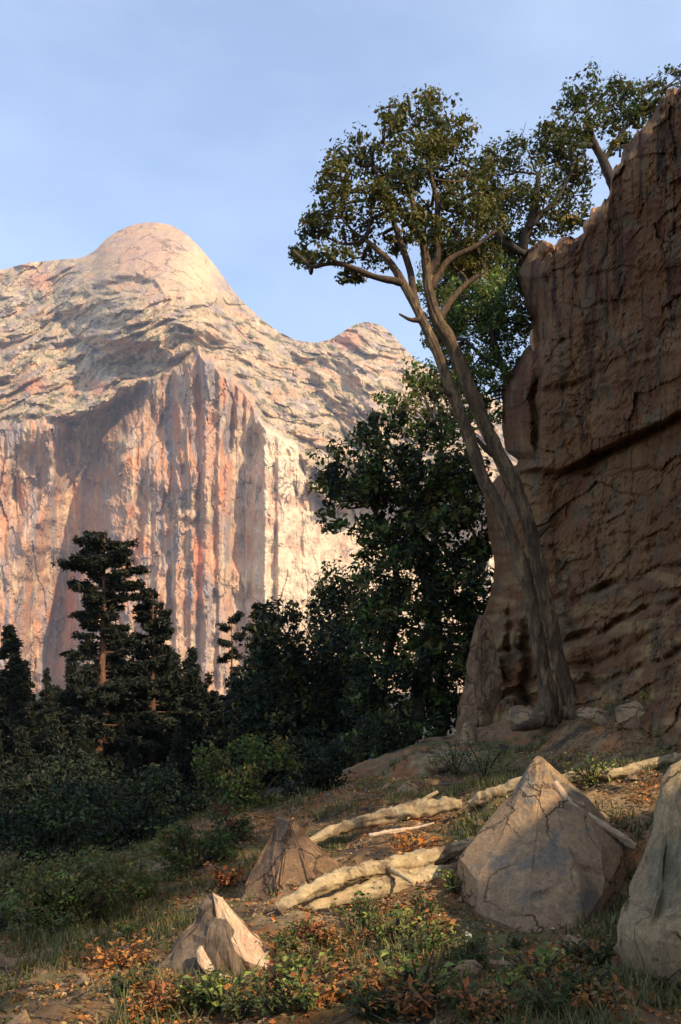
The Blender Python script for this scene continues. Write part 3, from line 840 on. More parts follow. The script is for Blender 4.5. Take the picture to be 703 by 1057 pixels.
# the tree on the cliff ledge behind it and the one on the rim above
YL = 20.0
tree('ledge_tree', 'rounded dark olive tree on the cliff ledge right of the leaning tree crown', 'tree', P(548, 300, YL + 1), [[(560, 310, 14, 1), (545, 285, 12, .6), (540, 255, 10, .2), (552, 215, 8), (556, 180, 5)]],
     [[(541, 262, 8, .2), (515, 245, 5), (505, 220, 3)], [(545, 235, 7), (575, 205, 4), (588, 180, 3)]],
     [(545, 155, 26, 22), (570, 165, 24, 22, .4), (520, 180, 24, 22, .2), (555, 190, 28, 22, -.5), (585, 190, 22, 20, .5), (530, 212, 26, 22, .3), (562, 222, 24, 18, .2), (590, 160, 16, 18), (505, 205, 20, 18, .3), (498, 185, 16, 16, .2), (600, 178, 16, 14, .2), (596, 205, 18, 16, .3), (590, 185, 18, 16, .6), (582, 125, 18, 14, .3), (598, 140, 16, 14, .4), (566, 140, 18, 16, .2), (512, 160, 18, 16, .4), (500, 215, 20, 18, .6), (520, 258, 18, 12, .4), (575, 150, 18, 16), (512, 236, 20, 18), (548, 246, 20, 14, .3), (580, 232, 16, 14, .6)], YL, M['dark_bark'], M['leaf'], OLIVE[:2] + OLIVE[3:4], 33, 0.10, 0.55)
YR = 21.0
tree('rim_tree', 'small spreading tree on top of the cliff against the sky', 'tree', P(632, 190, YR), [[(636, 200, 10), (622, 165, 9), (612, 145, 7), (606, 115, 4)]], [[(622, 168, 6), (640, 140, 5), (655, 115, 3)], [(612, 150, 6), (592, 150, 4), (585, 135, 3)]],
     [(605, 88, 22, 18), (590, 105, 16, 14), (625, 95, 20, 18, .3), (640, 105, 22, 20), (610, 118, 20, 16, -.3), (660, 100, 22, 16, .3), (685, 88, 18, 12, .3), (655, 122, 20, 14), (598, 138, 12, 8), (705, 78, 20, 12, .4), (630, 130, 14, 10)], YR, M['dark_bark'], M['leaf'], OLIVE[:2] + OLIVE[3:4] + GREEN[2:3], 41, 0.10, 0.55)
tree('ledge_shrub', 'bright green leafy shrub growing from the cliff corner behind the leaning trunks', 'shrub', P(540, 420, 19.8), [[(545, 425, 10), (530, 400, 9), (515, 370, 7), (505, 330, 5)]], [[(520, 380, 6), (500, 370, 4), (480, 350, 3)]],
     [(500, 300, 20, 26), (520, 320, 18, 22, -.3), (485, 330, 20, 24, .3), (510, 350, 24, 22), (530, 345, 14, 20, .2), (495, 375, 20, 18), (515, 388, 16, 14, -.2), (470, 300, 14, 18, .5), (520, 285, 14, 16, .4), (475, 362, 14, 16, .5), (505, 275, 20, 18, .3), (528, 305, 14, 18, .3), (490, 312, 18, 20, .1), (530, 372, 14, 16, 0), (462, 330, 14, 18, .7), (500, 405, 16, 14, .3), (483, 395, 16, 16, .6), (512, 430, 12, 16, .4), (455, 290, 16, 18, 1.2), (520, 260, 18, 16, .8), (540, 300, 12, 18, .8), (545, 335, 12, 16, .9), (475, 265, 18, 16, 1.2), (450, 345, 12, 16, 1.2), (505, 330, 20, 20, 1), (520, 400, 12, 14, .8), (440, 300, 12, 16, 1.3), (455, 320, 14, 18, 1.2), (468, 350, 14, 18, 1.1), (470, 275, 16, 16, 1.3), (500, 290, 18, 18, 1.2), (478, 385, 14, 16, 1.1), (490, 420, 14, 16, 1), (535, 275, 14, 14, .8), (532, 330, 14, 20, .4), (548, 318, 10, 18, .3), (450, 270, 20, 18, 1.5), (462, 305, 22, 20, 1.4), (448, 300, 18, 18, 1.6), (470, 255, 20, 16, 1.6), (495, 252, 20, 16, 1.5), (520, 245, 18, 14, 1.4), (485, 305, 20, 18, 1.6), (510, 305, 18, 18, 1.5), (466, 335, 18, 18, 1.6), (535, 290, 14, 16, 1.2), (452, 350, 16, 16, 1.6), (485, 285, 16, 16, 1.4), (515, 275, 16, 14, 1.2), (538, 268, 12, 12, 1.0), (445, 330, 12, 14, 1.5), (475, 330, 16, 16, 1.4), (505, 360, 16, 16, 1.2), (518, 340, 16, 18, 1), (462, 375, 12, 14, 1.4), (500, 385, 16, 14, 1.2)], 19.6, M['dark_bark'], M['leaf'], [(0.12, 0.17, 0.04), (0.16, 0.20, 0.05), (0.08, 0.12, 0.03), (0.22, 0.20, 0.05), (0.06, 0.09, 0.025)], 52, 0.085, 0.6)

# ------------------------------------------------------------------ broadleaf trees of the shaded wood


def wood_tree(name, label, cx_, foot, Y0, clumps, pal, mat, seed, size, dens, trunk_w=14, stems=None):
    fz = P(cx_, foot, Y0); fz.z = gz(fz.x, fz.y) - 0.1
    fp = HY - fz.z / Y0 * F
    top = min(c[1] for c in clumps)
    stems = stems or [[(cx_, fp, trunk_w * 1.3), (cx_ + 3, fp * 0.7 + top * 0.3, trunk_w), (cx_ - 4, fp * 0.4 + top * 0.6, trunk_w * 0.7), (cx_ + 4, top * 0.85 + fp * 0.15, trunk_w * 0.35)]]
    return tree(name, label, 'tree', fz, stems, [], clumps, Y0, M['dark_bark'], mat, pal, seed, size, dens, twig=0.035, sub=18)


def fill_clumps(outline_rows, step, r, seed, jit=0.5, dj=1.0):
    """scatter clumps over the rows (py, x0, x1) of a crown"""
    rr = random.Random(seed); out = []
    for (py_, x0, x1) in outline_rows:
        x = x0 + r * 0.6
        while x < x1 - r * 0.3:
            out.append((x + rr.uniform(-jit, jit) * step * 0.5, py_ + rr.uniform(-jit, jit) * step * 0.6, r * rr.uniform(0.75, 1.25), r * rr.uniform(0.65, 1.05), rr.uniform(-dj, dj)))
            x += step
    return out


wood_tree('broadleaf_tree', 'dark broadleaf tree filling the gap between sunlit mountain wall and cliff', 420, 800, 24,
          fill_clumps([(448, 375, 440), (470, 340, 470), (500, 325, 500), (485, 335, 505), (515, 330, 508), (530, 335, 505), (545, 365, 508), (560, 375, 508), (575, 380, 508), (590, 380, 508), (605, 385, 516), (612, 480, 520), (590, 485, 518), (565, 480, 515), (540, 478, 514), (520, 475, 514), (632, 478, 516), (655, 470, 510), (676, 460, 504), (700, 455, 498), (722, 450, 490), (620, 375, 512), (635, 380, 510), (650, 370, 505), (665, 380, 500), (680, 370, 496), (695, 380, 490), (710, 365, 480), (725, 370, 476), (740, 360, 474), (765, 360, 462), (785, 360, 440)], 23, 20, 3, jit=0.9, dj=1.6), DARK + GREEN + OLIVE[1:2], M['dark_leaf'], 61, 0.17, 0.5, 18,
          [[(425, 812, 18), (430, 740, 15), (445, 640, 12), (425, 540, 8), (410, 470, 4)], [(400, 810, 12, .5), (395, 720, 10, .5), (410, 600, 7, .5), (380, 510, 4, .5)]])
wood_tree('broadleaf_tree', 'lighter olive green treetop beside the leaning trunks above the dark broadleaf', 452, 800, 34,
          fill_clumps([(385, 425, 470), (405, 408, 490), (425, 400, 500), (450, 410, 500), (480, 440, 505), (510, 450, 510)], 25, 21, 5, dj=1.5), GREEN[:3] + OLIVE[:3], M['leaf'], 71, 0.20, 0.5, 12)
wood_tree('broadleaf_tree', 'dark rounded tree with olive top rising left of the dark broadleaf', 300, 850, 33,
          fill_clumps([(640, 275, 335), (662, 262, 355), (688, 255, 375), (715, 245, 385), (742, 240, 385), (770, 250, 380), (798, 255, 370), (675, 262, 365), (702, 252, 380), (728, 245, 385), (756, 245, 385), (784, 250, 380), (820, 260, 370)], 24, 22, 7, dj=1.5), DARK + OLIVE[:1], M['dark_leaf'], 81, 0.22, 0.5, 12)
wood_tree('broadleaf_tree', 'narrow olive tree standing against the pale foot of the mountain wall', 352, 830, 42,
          fill_clumps([(600, 332, 375), (622, 325, 390), (645, 330, 395), (670, 340, 400), (700, 345, 400), (612, 330, 380), (634, 328, 392), (658, 335, 398), (685, 340, 400)], 22, 19, 9, dj=1.5), OLIVE[:3] + DARK[:2], M['dark_leaf'], 91, 0.25, 0.5, 10)


# ------------------------------------------------------------------ conifers
def conifer_parts(h, prof, seed, nb=90, sparse=0.0, bare=0.12, tuft=0.42, trunk_r=None, droop=0.25, dens=1.0):
    rs = np.random.RandomState(seed)
    tr = MB(); r0 = trunk_r or h * 0.016
    lean = rs.normal(size=2) * 0.012 * h
    pts = [(0, 0, 0), (lean[0] * .3, lean[1] * .3, h * 0.35), (lean[0] * .8, lean[1] * .6, h * 0.7), (lean[0], lean[1], h)]
    axis_ = tr.tube(pts, [r0 * 1.25, r0 * 0.9, r0 * 0.5, r0 * 0.08], 10, 8, 0.12, 3, seed)
    br = MB(); Q = []; T = []; pal = np.array(NEEDLE)
    for k in range(nb):
        f = bare + (1 - bare) * (k + rs.rand()) / nb
        if rs.rand() < sparse:
            continue
        L_ = float(np.interp(f, [p[0] for p in prof], [p[1] for p in prof])) * (0.55 + 0.75 * rs.rand())
        an = rs.rand() * 2 * np.pi
        z0 = f * h
        base = np.array([np.interp(z0, axis_[:, 2], axis_[:, 0]), np.interp(z0, axis_[:, 2], axis_[:, 1]), z0])
        d = np.array([np.cos(an), np.sin(an), 0])
        rise = 0.25 * (f - 0.35)
        mid = base + d * L_ * 0.5 + np.array([0, 0, L_ * (rise - droop * 0.2)])
        end = base + d * L_ + np.array([0, 0, L_ * (rise * 1.6 - droop * (1 - f))])
        br.tube([base, mid, end], [r0 * 0.22, r0 * 0.14, r0 * 0.05], 6, 2, 0.1, 3, seed)
        n = int((6 + 13 * L_ / tuft * 0.55) * dens)
        for j in range(n):
            s = 0.25 + 0.8 * rs.rand() ** 0.7
            p = (base * (1 - s) ** 2 + 2 * s * (1 - s) * mid + s * s * end) if s < 1 else end
            p = p + rs.normal(size=3) * np.array([0.32, 0.32, 0.16]) * tuft * (0.5 + L_ / 3.0)
            m_ = 5
            dirs = d * 0.5 + rs.normal(size=(m_, 3)) * 0.6
            nr = rs.normal(size=(m_, 3)) * 0.6 + np.array([0, 0, 1.0])
            Q.append(leaf_quads(p + dirs * tuft * 0.25, nr, tuft * (0.5 + 0.7 * rs.rand(m_)), 0.34, rs, 0.3))
            T.append(np.tile(pal[rs.randint(len(pal))], (m_, 1)) * (0.7 + 0.6 * rs.rand(m_, 1)))
    return tr, br, np.concatenate(Q), np.concatenate(T)


def conifer(name, label, foot, h, prof, seed, bark, group=None, **kw):
    root = thing(name, label, 'tree', foot, group)
    tr, br, q_, t_ = conifer_parts(h, prof, seed, **kw)
    tr.v += br.v; tr.f += [f_ + tr.n for f_ in br.f]; tr.build('trunk', bark, root)
    leaf_object('foliage', q_, t_, M['needle'], root)
    return root


def stand(px_, top_py, Y0):
    X = (px_ - CX) / F * Y0; z0 = gz(X, Y0) - 0.1
    return Vector((X, Y0, z0)), (HY - top_py) / F * Y0 - z0


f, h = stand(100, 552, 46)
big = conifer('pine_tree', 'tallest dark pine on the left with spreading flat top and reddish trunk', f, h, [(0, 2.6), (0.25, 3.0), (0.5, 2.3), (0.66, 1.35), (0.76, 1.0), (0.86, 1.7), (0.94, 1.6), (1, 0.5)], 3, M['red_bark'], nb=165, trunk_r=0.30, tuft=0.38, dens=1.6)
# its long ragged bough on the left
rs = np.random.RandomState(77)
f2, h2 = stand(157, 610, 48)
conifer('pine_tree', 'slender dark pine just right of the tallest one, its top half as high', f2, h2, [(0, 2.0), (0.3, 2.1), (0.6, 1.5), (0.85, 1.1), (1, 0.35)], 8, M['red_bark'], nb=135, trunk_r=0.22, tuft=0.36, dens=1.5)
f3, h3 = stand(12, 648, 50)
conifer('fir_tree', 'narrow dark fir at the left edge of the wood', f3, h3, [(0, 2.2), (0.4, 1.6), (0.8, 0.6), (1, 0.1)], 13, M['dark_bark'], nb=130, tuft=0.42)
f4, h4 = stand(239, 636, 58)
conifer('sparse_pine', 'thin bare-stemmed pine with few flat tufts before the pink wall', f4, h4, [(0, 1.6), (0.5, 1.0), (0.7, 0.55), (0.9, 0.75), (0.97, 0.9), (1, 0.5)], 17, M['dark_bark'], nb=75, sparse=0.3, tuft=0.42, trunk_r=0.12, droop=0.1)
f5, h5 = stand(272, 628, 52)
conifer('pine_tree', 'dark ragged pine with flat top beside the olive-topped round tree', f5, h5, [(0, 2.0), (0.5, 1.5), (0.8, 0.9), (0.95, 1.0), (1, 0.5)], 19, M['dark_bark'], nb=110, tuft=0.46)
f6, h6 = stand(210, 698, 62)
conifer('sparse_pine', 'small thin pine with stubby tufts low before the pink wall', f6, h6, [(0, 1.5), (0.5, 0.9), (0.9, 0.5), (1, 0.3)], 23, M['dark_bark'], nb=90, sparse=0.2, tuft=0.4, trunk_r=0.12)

# the dark wood behind: four kinds of fir, each then copied
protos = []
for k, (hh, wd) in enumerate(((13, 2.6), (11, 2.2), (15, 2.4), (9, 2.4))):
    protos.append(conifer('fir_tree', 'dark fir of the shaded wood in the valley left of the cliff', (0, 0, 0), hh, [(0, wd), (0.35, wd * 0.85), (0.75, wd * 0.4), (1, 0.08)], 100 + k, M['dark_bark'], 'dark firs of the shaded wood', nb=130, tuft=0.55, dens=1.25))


def copy_tree(o, parent=None):
    c = o.copy(); COL.objects.link(c); c.parent = parent
    for ch in list(o.children):
        copy_tree(ch, c)
    return c


spots = []
rr = random.Random(4)
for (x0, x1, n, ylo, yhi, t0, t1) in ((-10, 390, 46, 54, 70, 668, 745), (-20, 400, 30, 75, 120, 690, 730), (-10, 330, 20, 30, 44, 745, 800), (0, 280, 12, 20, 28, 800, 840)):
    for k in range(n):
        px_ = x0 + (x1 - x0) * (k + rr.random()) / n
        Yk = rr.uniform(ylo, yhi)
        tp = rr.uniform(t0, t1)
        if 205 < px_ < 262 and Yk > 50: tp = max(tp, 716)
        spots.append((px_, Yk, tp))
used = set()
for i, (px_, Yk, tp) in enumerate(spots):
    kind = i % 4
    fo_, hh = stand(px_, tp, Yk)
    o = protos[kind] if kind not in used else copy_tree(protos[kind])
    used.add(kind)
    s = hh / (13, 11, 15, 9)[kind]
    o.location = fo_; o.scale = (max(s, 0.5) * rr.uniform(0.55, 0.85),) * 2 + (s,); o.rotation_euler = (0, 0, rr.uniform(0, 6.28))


# ------------------------------------------------------------------ shrubs of the slope
def shrub(name, label, px_, py_, Y0, rx, ry, pal, seed, size=0.06, n=10, cat='shrub', group=None, mat=None, dens=0.5, foot=None):
    c = P(px_, py_, Y0)
    base = Vector((c.x, c.y, gz(c.x, c.y) - 0.03))
    root = thing(name, label, cat, base, group)
    rs = random.Random(seed)
    cl_ = []; lb = MB()
    Rx, Rz = rx / F * Y0, ry / F * Y0
    for k in range(n):
        a = rs.uniform(0, 6.28); rr_ = rs.uniform(0.15, 0.85)
        q = Vector((c.x + math.cos(a) * Rx * rr_, c.y + math.sin(a) * Rx * rr_ * 0.8, c.z + rs.uniform(-0.8, 0.8) * Rz * math.sqrt(1 - rr_ * rr_ * 0.8)))
        cl_.append((tuple(q), Rx * rs.uniform(0.26, 0.42), Rx * rs.uniform(0.26, 0.42), Rz * rs.uniform(0.24, 0.4)))
        m_ = base.lerp(q, 0.55) + Vector((rs.uniform(-.1, .1) * Rx, rs.uniform(-.1, .1) * Rx, 0.1 * Rz))
        lb.tube([base, m_, q], [0.014 + Rx * 0.01, 0.010 + Rx * 0.006, 0.004], 6, 4, 0.1, 3, seed)
    lb.build('stems', M['dark_bark'], root, base)
    q_, t_ = crown(cl_, size * 0.78, dens * 0.6, pal, seed, sub=17, ragged=1.4)
    t_ = t_ * (1.5 if seed in (204, 205, 212) else 1.0)
    leaf_object('foliage', q_, t_, mat or M['leaf'], root, base)
    return root


DGREEN = [(0.065, 0.085, 0.025), (0.045, 0.065, 0.02), (0.09, 0.095, 0.03), (0.10, 0.085, 0.03)]
shrub('shrub', 'mid green shrub standing before the dark wood left of the brown wedge rock', 252, 806, 11.5, 52, 48, GREEN + DGREEN, 201, 0.075, 20)
shrub('shrub', 'darker green shrub low beside the brown wedge rock, reddish leaves inside', 232, 868, 9.5, 40, 48, DGREEN + [(0.16, 0.05, 0.03)], 202, 0.06, 14)
shrub('shrub', 'green shrub behind the splintered stump', 196, 888, 9.0, 50, 44, DGREEN + GREEN[:1], 203, 0.06, 16)
shrub('shrub', 'wide dull green bush in the lower left corner', 50, 925, 7.8, 95, 52, DGREEN + [(0.075, 0.065, 0.03)], 204, 0.05, 26)
shrub('shrub', 'grey green bush above the orange dead bracken', 140, 918, 8.4, 62, 48, DGREEN, 205, 0.05, 18)
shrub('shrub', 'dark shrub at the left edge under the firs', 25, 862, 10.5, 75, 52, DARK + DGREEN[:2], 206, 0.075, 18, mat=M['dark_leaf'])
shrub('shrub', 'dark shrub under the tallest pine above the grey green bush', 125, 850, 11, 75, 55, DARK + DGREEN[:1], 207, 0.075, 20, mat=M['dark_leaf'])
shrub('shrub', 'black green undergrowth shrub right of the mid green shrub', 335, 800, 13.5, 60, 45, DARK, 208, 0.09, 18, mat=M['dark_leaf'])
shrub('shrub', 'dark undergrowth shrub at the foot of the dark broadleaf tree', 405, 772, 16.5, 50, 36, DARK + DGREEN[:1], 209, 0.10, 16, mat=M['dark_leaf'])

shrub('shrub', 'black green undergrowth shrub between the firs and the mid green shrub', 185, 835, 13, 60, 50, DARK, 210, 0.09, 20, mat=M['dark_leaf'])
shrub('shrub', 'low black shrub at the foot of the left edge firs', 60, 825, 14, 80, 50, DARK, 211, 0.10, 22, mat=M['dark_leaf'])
shrub('shrub', 'low dull green plant mass left of the splintered stump', 150, 970, 7.0, 45, 22, DGREEN + [(0.10, 0.08, 0.03)], 212, 0.04, 14)
# ------------------------------------------------------------------ foreground rocks
hull_rock('boulder', [P(556, 776, 7.3), P(563, 783, 7.25), P(452, 926, 7.0), P(470, 958, 6.5), P(540, 972, 6.15), P(612, 962, 6.2), P(640, 930, 6.5), P(656, 872, 7.2), P(600, 826, 7.1), P(585, 990, 6.4), P(480, 985, 6.8), P(500, 900, 8.4), P(640, 880, 8.2), P(650, 975, 7.6), P(500, 975, 8.2)],
          M['boulder'], 'pyramid-shaped brown boulder with a pale peak in the lower right', amp=0.035, freq=2.6, cuts=11, seed=2.0, bevel=0.014, peak=True)
hull_rock('boulder', [P(715, 770, 5.5), P(698, 790, 5.3), P(660, 870, 5.2), P(636, 955, 4.95), P(628, 1000, 4.9), P(660, 1015, 4.6), P(740, 1030, 4.4), P(820, 990, 4.8), P(820, 800, 5.6), P(760, 770, 6.2), P(700, 1000, 6.2)],
          M['grey_boulder'], 'tall grey olive boulder cut by the right edge of the view', amp=0.05, freq=2.2, cuts=11, seed=9.0, bevel=0.04, peak=True)
hull_rock('wedge_rock', [P(286, 842, 8.2), P(300, 848, 8.0), P(322, 862, 7.95), P(350, 884, 7.9), P(355, 905, 7.8), P(330, 945, 7.2), P(275, 972, 6.95), P(232, 962, 7.4), P(256, 895, 8.0), P(300, 940, 8.6), P(350, 930, 8.4)],
          M['brown_rock'], 'dark brown wedge rock with tan top behind the pale log end', amp=0.05, freq=3.0, cuts=9, seed=4.0, bevel=0.02, strata=0.03, peak=True)
hull_rock('rock', [P(110, 966, 7.0), P(118, 958, 7.1), P(130, 960, 7.1), P(134, 972, 6.9), P(122, 980, 6.8), P(108, 976, 6.9), P(122, 972, 7.3)], M['grey_boulder'], 'small tan rounded rock above the orange dead bracken', amp=0.012, freq=8, cuts=5, seed=6, bevel=0.02)
# blocks at the foot of the cliff
hull_rock('rock', [P(520, 745, 15.6), P(528, 728, 15.8), P(560, 724, 15.8), P(566, 742, 15.4), P(556, 760, 15.2), P(522, 762, 15.3), P(540, 745, 16.4)], M['boulder'], 'squarish brown rock at the foot of the leaning tree, left side', amp=0.05, freq=2, cuts=6, seed=1, bevel=0.06)
hull_rock('rock', [P(470, 772, 14.2), P(476, 745, 14.6), P(492, 744, 14.6), P(498, 768, 14.2), P(486, 785, 13.9), P(470, 784, 14.0), P(484, 765, 15.2)], M['boulder'], 'upright tan rock at the left corner of the cliff foot', amp=0.05, freq=2, cuts=6, seed=3, bevel=0.05)
hull_rock('standing_slab', [P(474, 745, 16.6), P(480, 660, 17.0), P(492, 632, 17.2), P(512, 640, 17.2), P(526, 700, 16.8), P(524, 755, 16.4), P(500, 770, 16.2), P(500, 740, 18.2), P(505, 650, 18.0)], M['brown_rock'], 'tall reddish brown rock slab standing between dark broadleaf and leaning trunk', amp=0.09, freq=1.4, cuts=8, seed=5, bevel=0.08)
for (cx_, cy_, Y0, r, lab) in ((484, 1003, 4.8, 20, 'dark rounded stone at the bottom edge below the pyramid boulder'), (516, 996, 4.9, 15, 'smaller dark stone just right of the rounded one below the pyramid boulder'), (590, 978, 5.5, 17, 'brown stone wedged between the pyramid and the grey olive boulder'),
                               (430, 1010, 4.7, 12, 'low brown stone among the dead leaves at the bottom middle'), (330, 992, 5.2, 11, 'flat reddish stone right of the splintered stump'), (610, 742, 14.6, 20, 'flat tan stone right of the leaning tree foot'), (652, 738, 13.6, 24, 'wide low stone under the cliff ledges at right'),
                               (448, 788, 13.0, 16, 'brown stone in the shade below the upright tan rock'), (420, 815, 11.5, 14, 'half-buried stone above the fallen branches'), (560, 990, 5.2, 12, 'small brown stone before the pyramid boulder')):
    c = on_ground(cx_, cy_ + r * 0.4, Y0); rr_ = r / F * c.y
    rq = random.Random(cx_)
    pts = []
    for k in range(16):
        d = Vector((rq.gauss(0, 1), rq.gauss(0, 1), rq.gauss(0, 1))).normalized()
        pts.append(c + Vector((d.x * rr_ * 1.25, d.y * rr_ * 1.1, d.z * rr_ * 0.7 + rr_ * 0.25)))
    hull_rock('stone', pts, M['boulder'], lab, 'stone', amp=rr_ * 0.12, freq=1.2 / rr_, cuts=4, seed=cx_ * 0.1, bevel=rr_ * 0.15)


# ------------------------------------------------------------------ splintered stump in the lower left
base = on_ground(232, 1000, 5.6); YS = base.y
st = thing('splintered_stump', 'splintered pyramid-shaped stump with a broken face coloured cream as if sunlit, lower left', 'stump', base)
s1 = hull_rock('stump_body', [P(219, 921, YS + .05), P(226, 925, YS), P(205, 955, YS - .05), P(172, 990, YS - .1), P(150, 1018, YS - .15), P(196, 1038, YS - .35), P(248, 1034, YS - .3), P(266, 996, YS), P(244, 960, YS + .05), P(240, 1000, YS + .6), P(180, 1010, YS + .5)],
               M['stump'], amp=0.035, freq=5, cuts=9, seed=12, bevel=0.012, strata=0.02, peak=True)
s2 = hull_rock('lit_broken_face', [P(218, 919, YS + .0), P(228, 927, YS - .0), P(258, 958, YS + .04), P(290, 992, YS + .06), P(284, 1004, YS - .08), P(256, 996, YS - .17), P(232, 980, YS - .17), P(219, 945, YS - .08), P(250, 975, YS + .35), P(230, 960, YS + .3), P(262, 1008, YS - .1)], M['cut_wood'], amp=0.022, freq=9, cuts=8, seed=15, bevel=0.006, strata=0.02, peak=True)  # sunlit right side of the stump put into paler broken wood
s3 = hull_rock('splinter', [P(200, 978, YS - .25), P(208, 975, YS - .25), P(222, 1000, YS - .3), P(219, 1012, YS - .33), P(205, 1000, YS - .33), P(210, 990, YS - .15)], M['cut_wood'], amp=0.008, freq=12, cuts=5, seed=16, bevel=0.006)
s4 = hull_rock('splinter', [P(222, 1003, YS - .3), P(232, 1004, YS - .3), P(262, 1022, YS - .36), P(258, 1032, YS - .4), P(232, 1016, YS - .4), P(240, 1015, YS - .2)], M['cut_wood'], amp=0.01, freq=12, cuts=5, seed=17, bevel=0.006)
for s in (s1, s2, s3, s4):
    s.location = s.location - base; s.parent = st


# ------------------------------------------------------------------ fallen wood
def log(name, label, path, Y0, mat, seed, cat='log', ends=True, sides=12, branches=()):
    pts, rad = [], []
    rv = random.Random(seed)
    for e in path:
        Yk = Y0 + (e[3] if len(e) > 3 else 0)
        p = P(e[0], e[1], Yk)
        r = e[2] / 2 / F * Yk
        pts.append(p); rad.append(r)
    o = pts[0].copy()
    root = thing(name, label, cat, o)
    mb = MB(); mb.tube([tuple(p - Vector((0, 0, 0.012))) for p in pts], [r * rv.uniform(0.72, 1.08) for r in rad], 28, 12, 0.22, 3.5, seed, 0.34); mb.build('stem', mat, root, o)
    for bpath in branches:
        p_, r_ = px_path(bpath, Y0)
        mb = MB(); mb.tube(p_, r_, 8, 6, 0.14, 3, seed + 3); mb.build('branch_stub', mat, root, o)
    return root


log('fallen_log', 'pale fallen log with a rounded butt end in front of the wedge rock', [(288, 938, 20, 0), (300, 929, 18, .02), (322, 918, 16, .1), (350, 905, 17, .3), (395, 894, 22, .6), (440, 884, 22, .9), (480, 872, 15, 1.2), (505, 864, 11, 1.5)], 6.6, M['pale_wood'], 31, branches=([(395, 894, 8, .6), (412, 902, 6, .45), (425, 911, 3, .3)],))
log('fallen_log', 'flat split log lying under the pale log, left of the pyramid boulder', [(320, 938, 14), (350, 926, 17, .2), (392, 916, 24, .4), (432, 906, 22, .6), (470, 896, 12, .8)], 6.7, M['pale_wood'], 37)
log('fallen_branch', 'pale broken branch put for the sunlit bank edge along the slope crest left of the pyramid boulder', [(318, 868, 8, 0), (345, 856, 14, .1), (385, 845, 17, .2), (425, 836, 17, .2), (458, 830, 15, .2), (476, 828, 9, .2)], 8.8, M['pale_wood'], 41, 'branch', branches=([(425, 836, 7, .2), (440, 824, 5, .2), (452, 817, 3, .2)],))  # pale wood laid in place of the sunlit bank edge
log('split_log', 'short flat split log put for the sunlit bank edge touching the left shoulder of the pyramid boulder', [(484, 829, 9, .1), (498, 823, 15, .08), (522, 813, 15, .05), (548, 802, 12, 0)], 8.7, M['pale_wood'], 45)  # second piece of the lit bank edge, made as wood
log('stick', 'thin bleached stick lying above the orange leaves', [(381, 861, 5, 0), (405, 857, 5, .05), (430, 853, 4, .1), (448, 848, 2, .1)], 8.2, M['cut_wood'], 43, 'stick')
log('fallen_branch', 'sunlit branch with weeds running from the boulder peak to the right edge', [(566, 806, 9, 0), (600, 800, 12, 0), (640, 796, 12, 0), (675, 786, 11, .1), (715, 778, 10, .2)], 8.8, M['pale_wood'], 47, 'branch')
log('stick', 'pale broken stick leaning on the right shoulder of the pyramid boulder', [(572, 806, 9, .06), (592, 832, 10, .0), (622, 850, 10, .0), (655, 872, 8, .05)], 7.05, M['cut_wood'], 49, 'stick')
log('stick', 'dark twig on the ground at the bottom middle', [(355, 1022, 7, 0), (385, 1012, 7, .1), (430, 1000, 6, .2), (480, 990, 4, .4)], 5.0, M['stump'], 51, 'stick')
log('stick', 'dark crooked twig crossing the ground left of the bottom middle', [(368, 1004, 5, 0), (385, 1020, 6, -.1), (400, 1036, 5, -.2), (412, 1044, 3, -.3)], 5.0, M['stump'], 53, 'stick')
log('stick', 'reddish slanting stick beneath the flat split log', [(330, 1000, 4, 0), (360, 985, 5, .15), (405, 975, 5, .3), (450, 968, 3, .4)], 5.6, M['red_bark'], 57, 'stick')

# ------------------------------------------------------------------ low plants and ground cover
SPRIG = [(0.24, 0.26, 0.06), (0.16, 0.20, 0.05), (0.30, 0.29, 0.10)]


def weed(label, px_, py_, Y0, r, pal, seed, size=0.035, group=None, name='weed', h=1.0):
    r = r * 1.35
    b = on_ground(px_, py_, Y0)
    root = thing(name, label, 'plant', b, group)
    rs = np.random.RandomState(seed); Rw = r / F * b.y
    mb = MB(); Q = []; T = []; pal = np.array(pal)
    for k in range(15):
        a = rs.rand() * 6.28; s = rs.rand() ** 0.5
        e = np.array([math.cos(a) * s * Rw, math.sin(a) * s * Rw, Rw * h * (0.45 + 0.7 * rs.rand())])
        mid = e * 0.5 + np.array([0, 0, 0.12 * Rw])
        mb.tube([(0, 0, -0.01), tuple(mid), tuple(e)], [0.005, 0.004, 0.002], 6, 3, 0.05, 3, seed)
        n = 13
        f_ = 0.3 + 0.75 * rs.rand(n, 1)
        pos = e * f_ + rs.normal(size=(n, 3)) * Rw * 0.12
        Q.append(leaf_quads(pos, rs.normal(size=(n, 3)) * 0.6 + [0, 0, 1.0], size * (0.6 + 0.8 * rs.rand(n)), 0.55, rs, 0.3))
        T.append(np.tile(pal[rs.randint(len(pal))], (n, 1)) * (0.7 + 0.6 * rs.rand(n, 1)))
    mb.build('stems', M['dark_bark'], root)
    leaf_object('leaves', np.concatenate(Q), np.concatenate(T), M['leaf'], root)
    return root


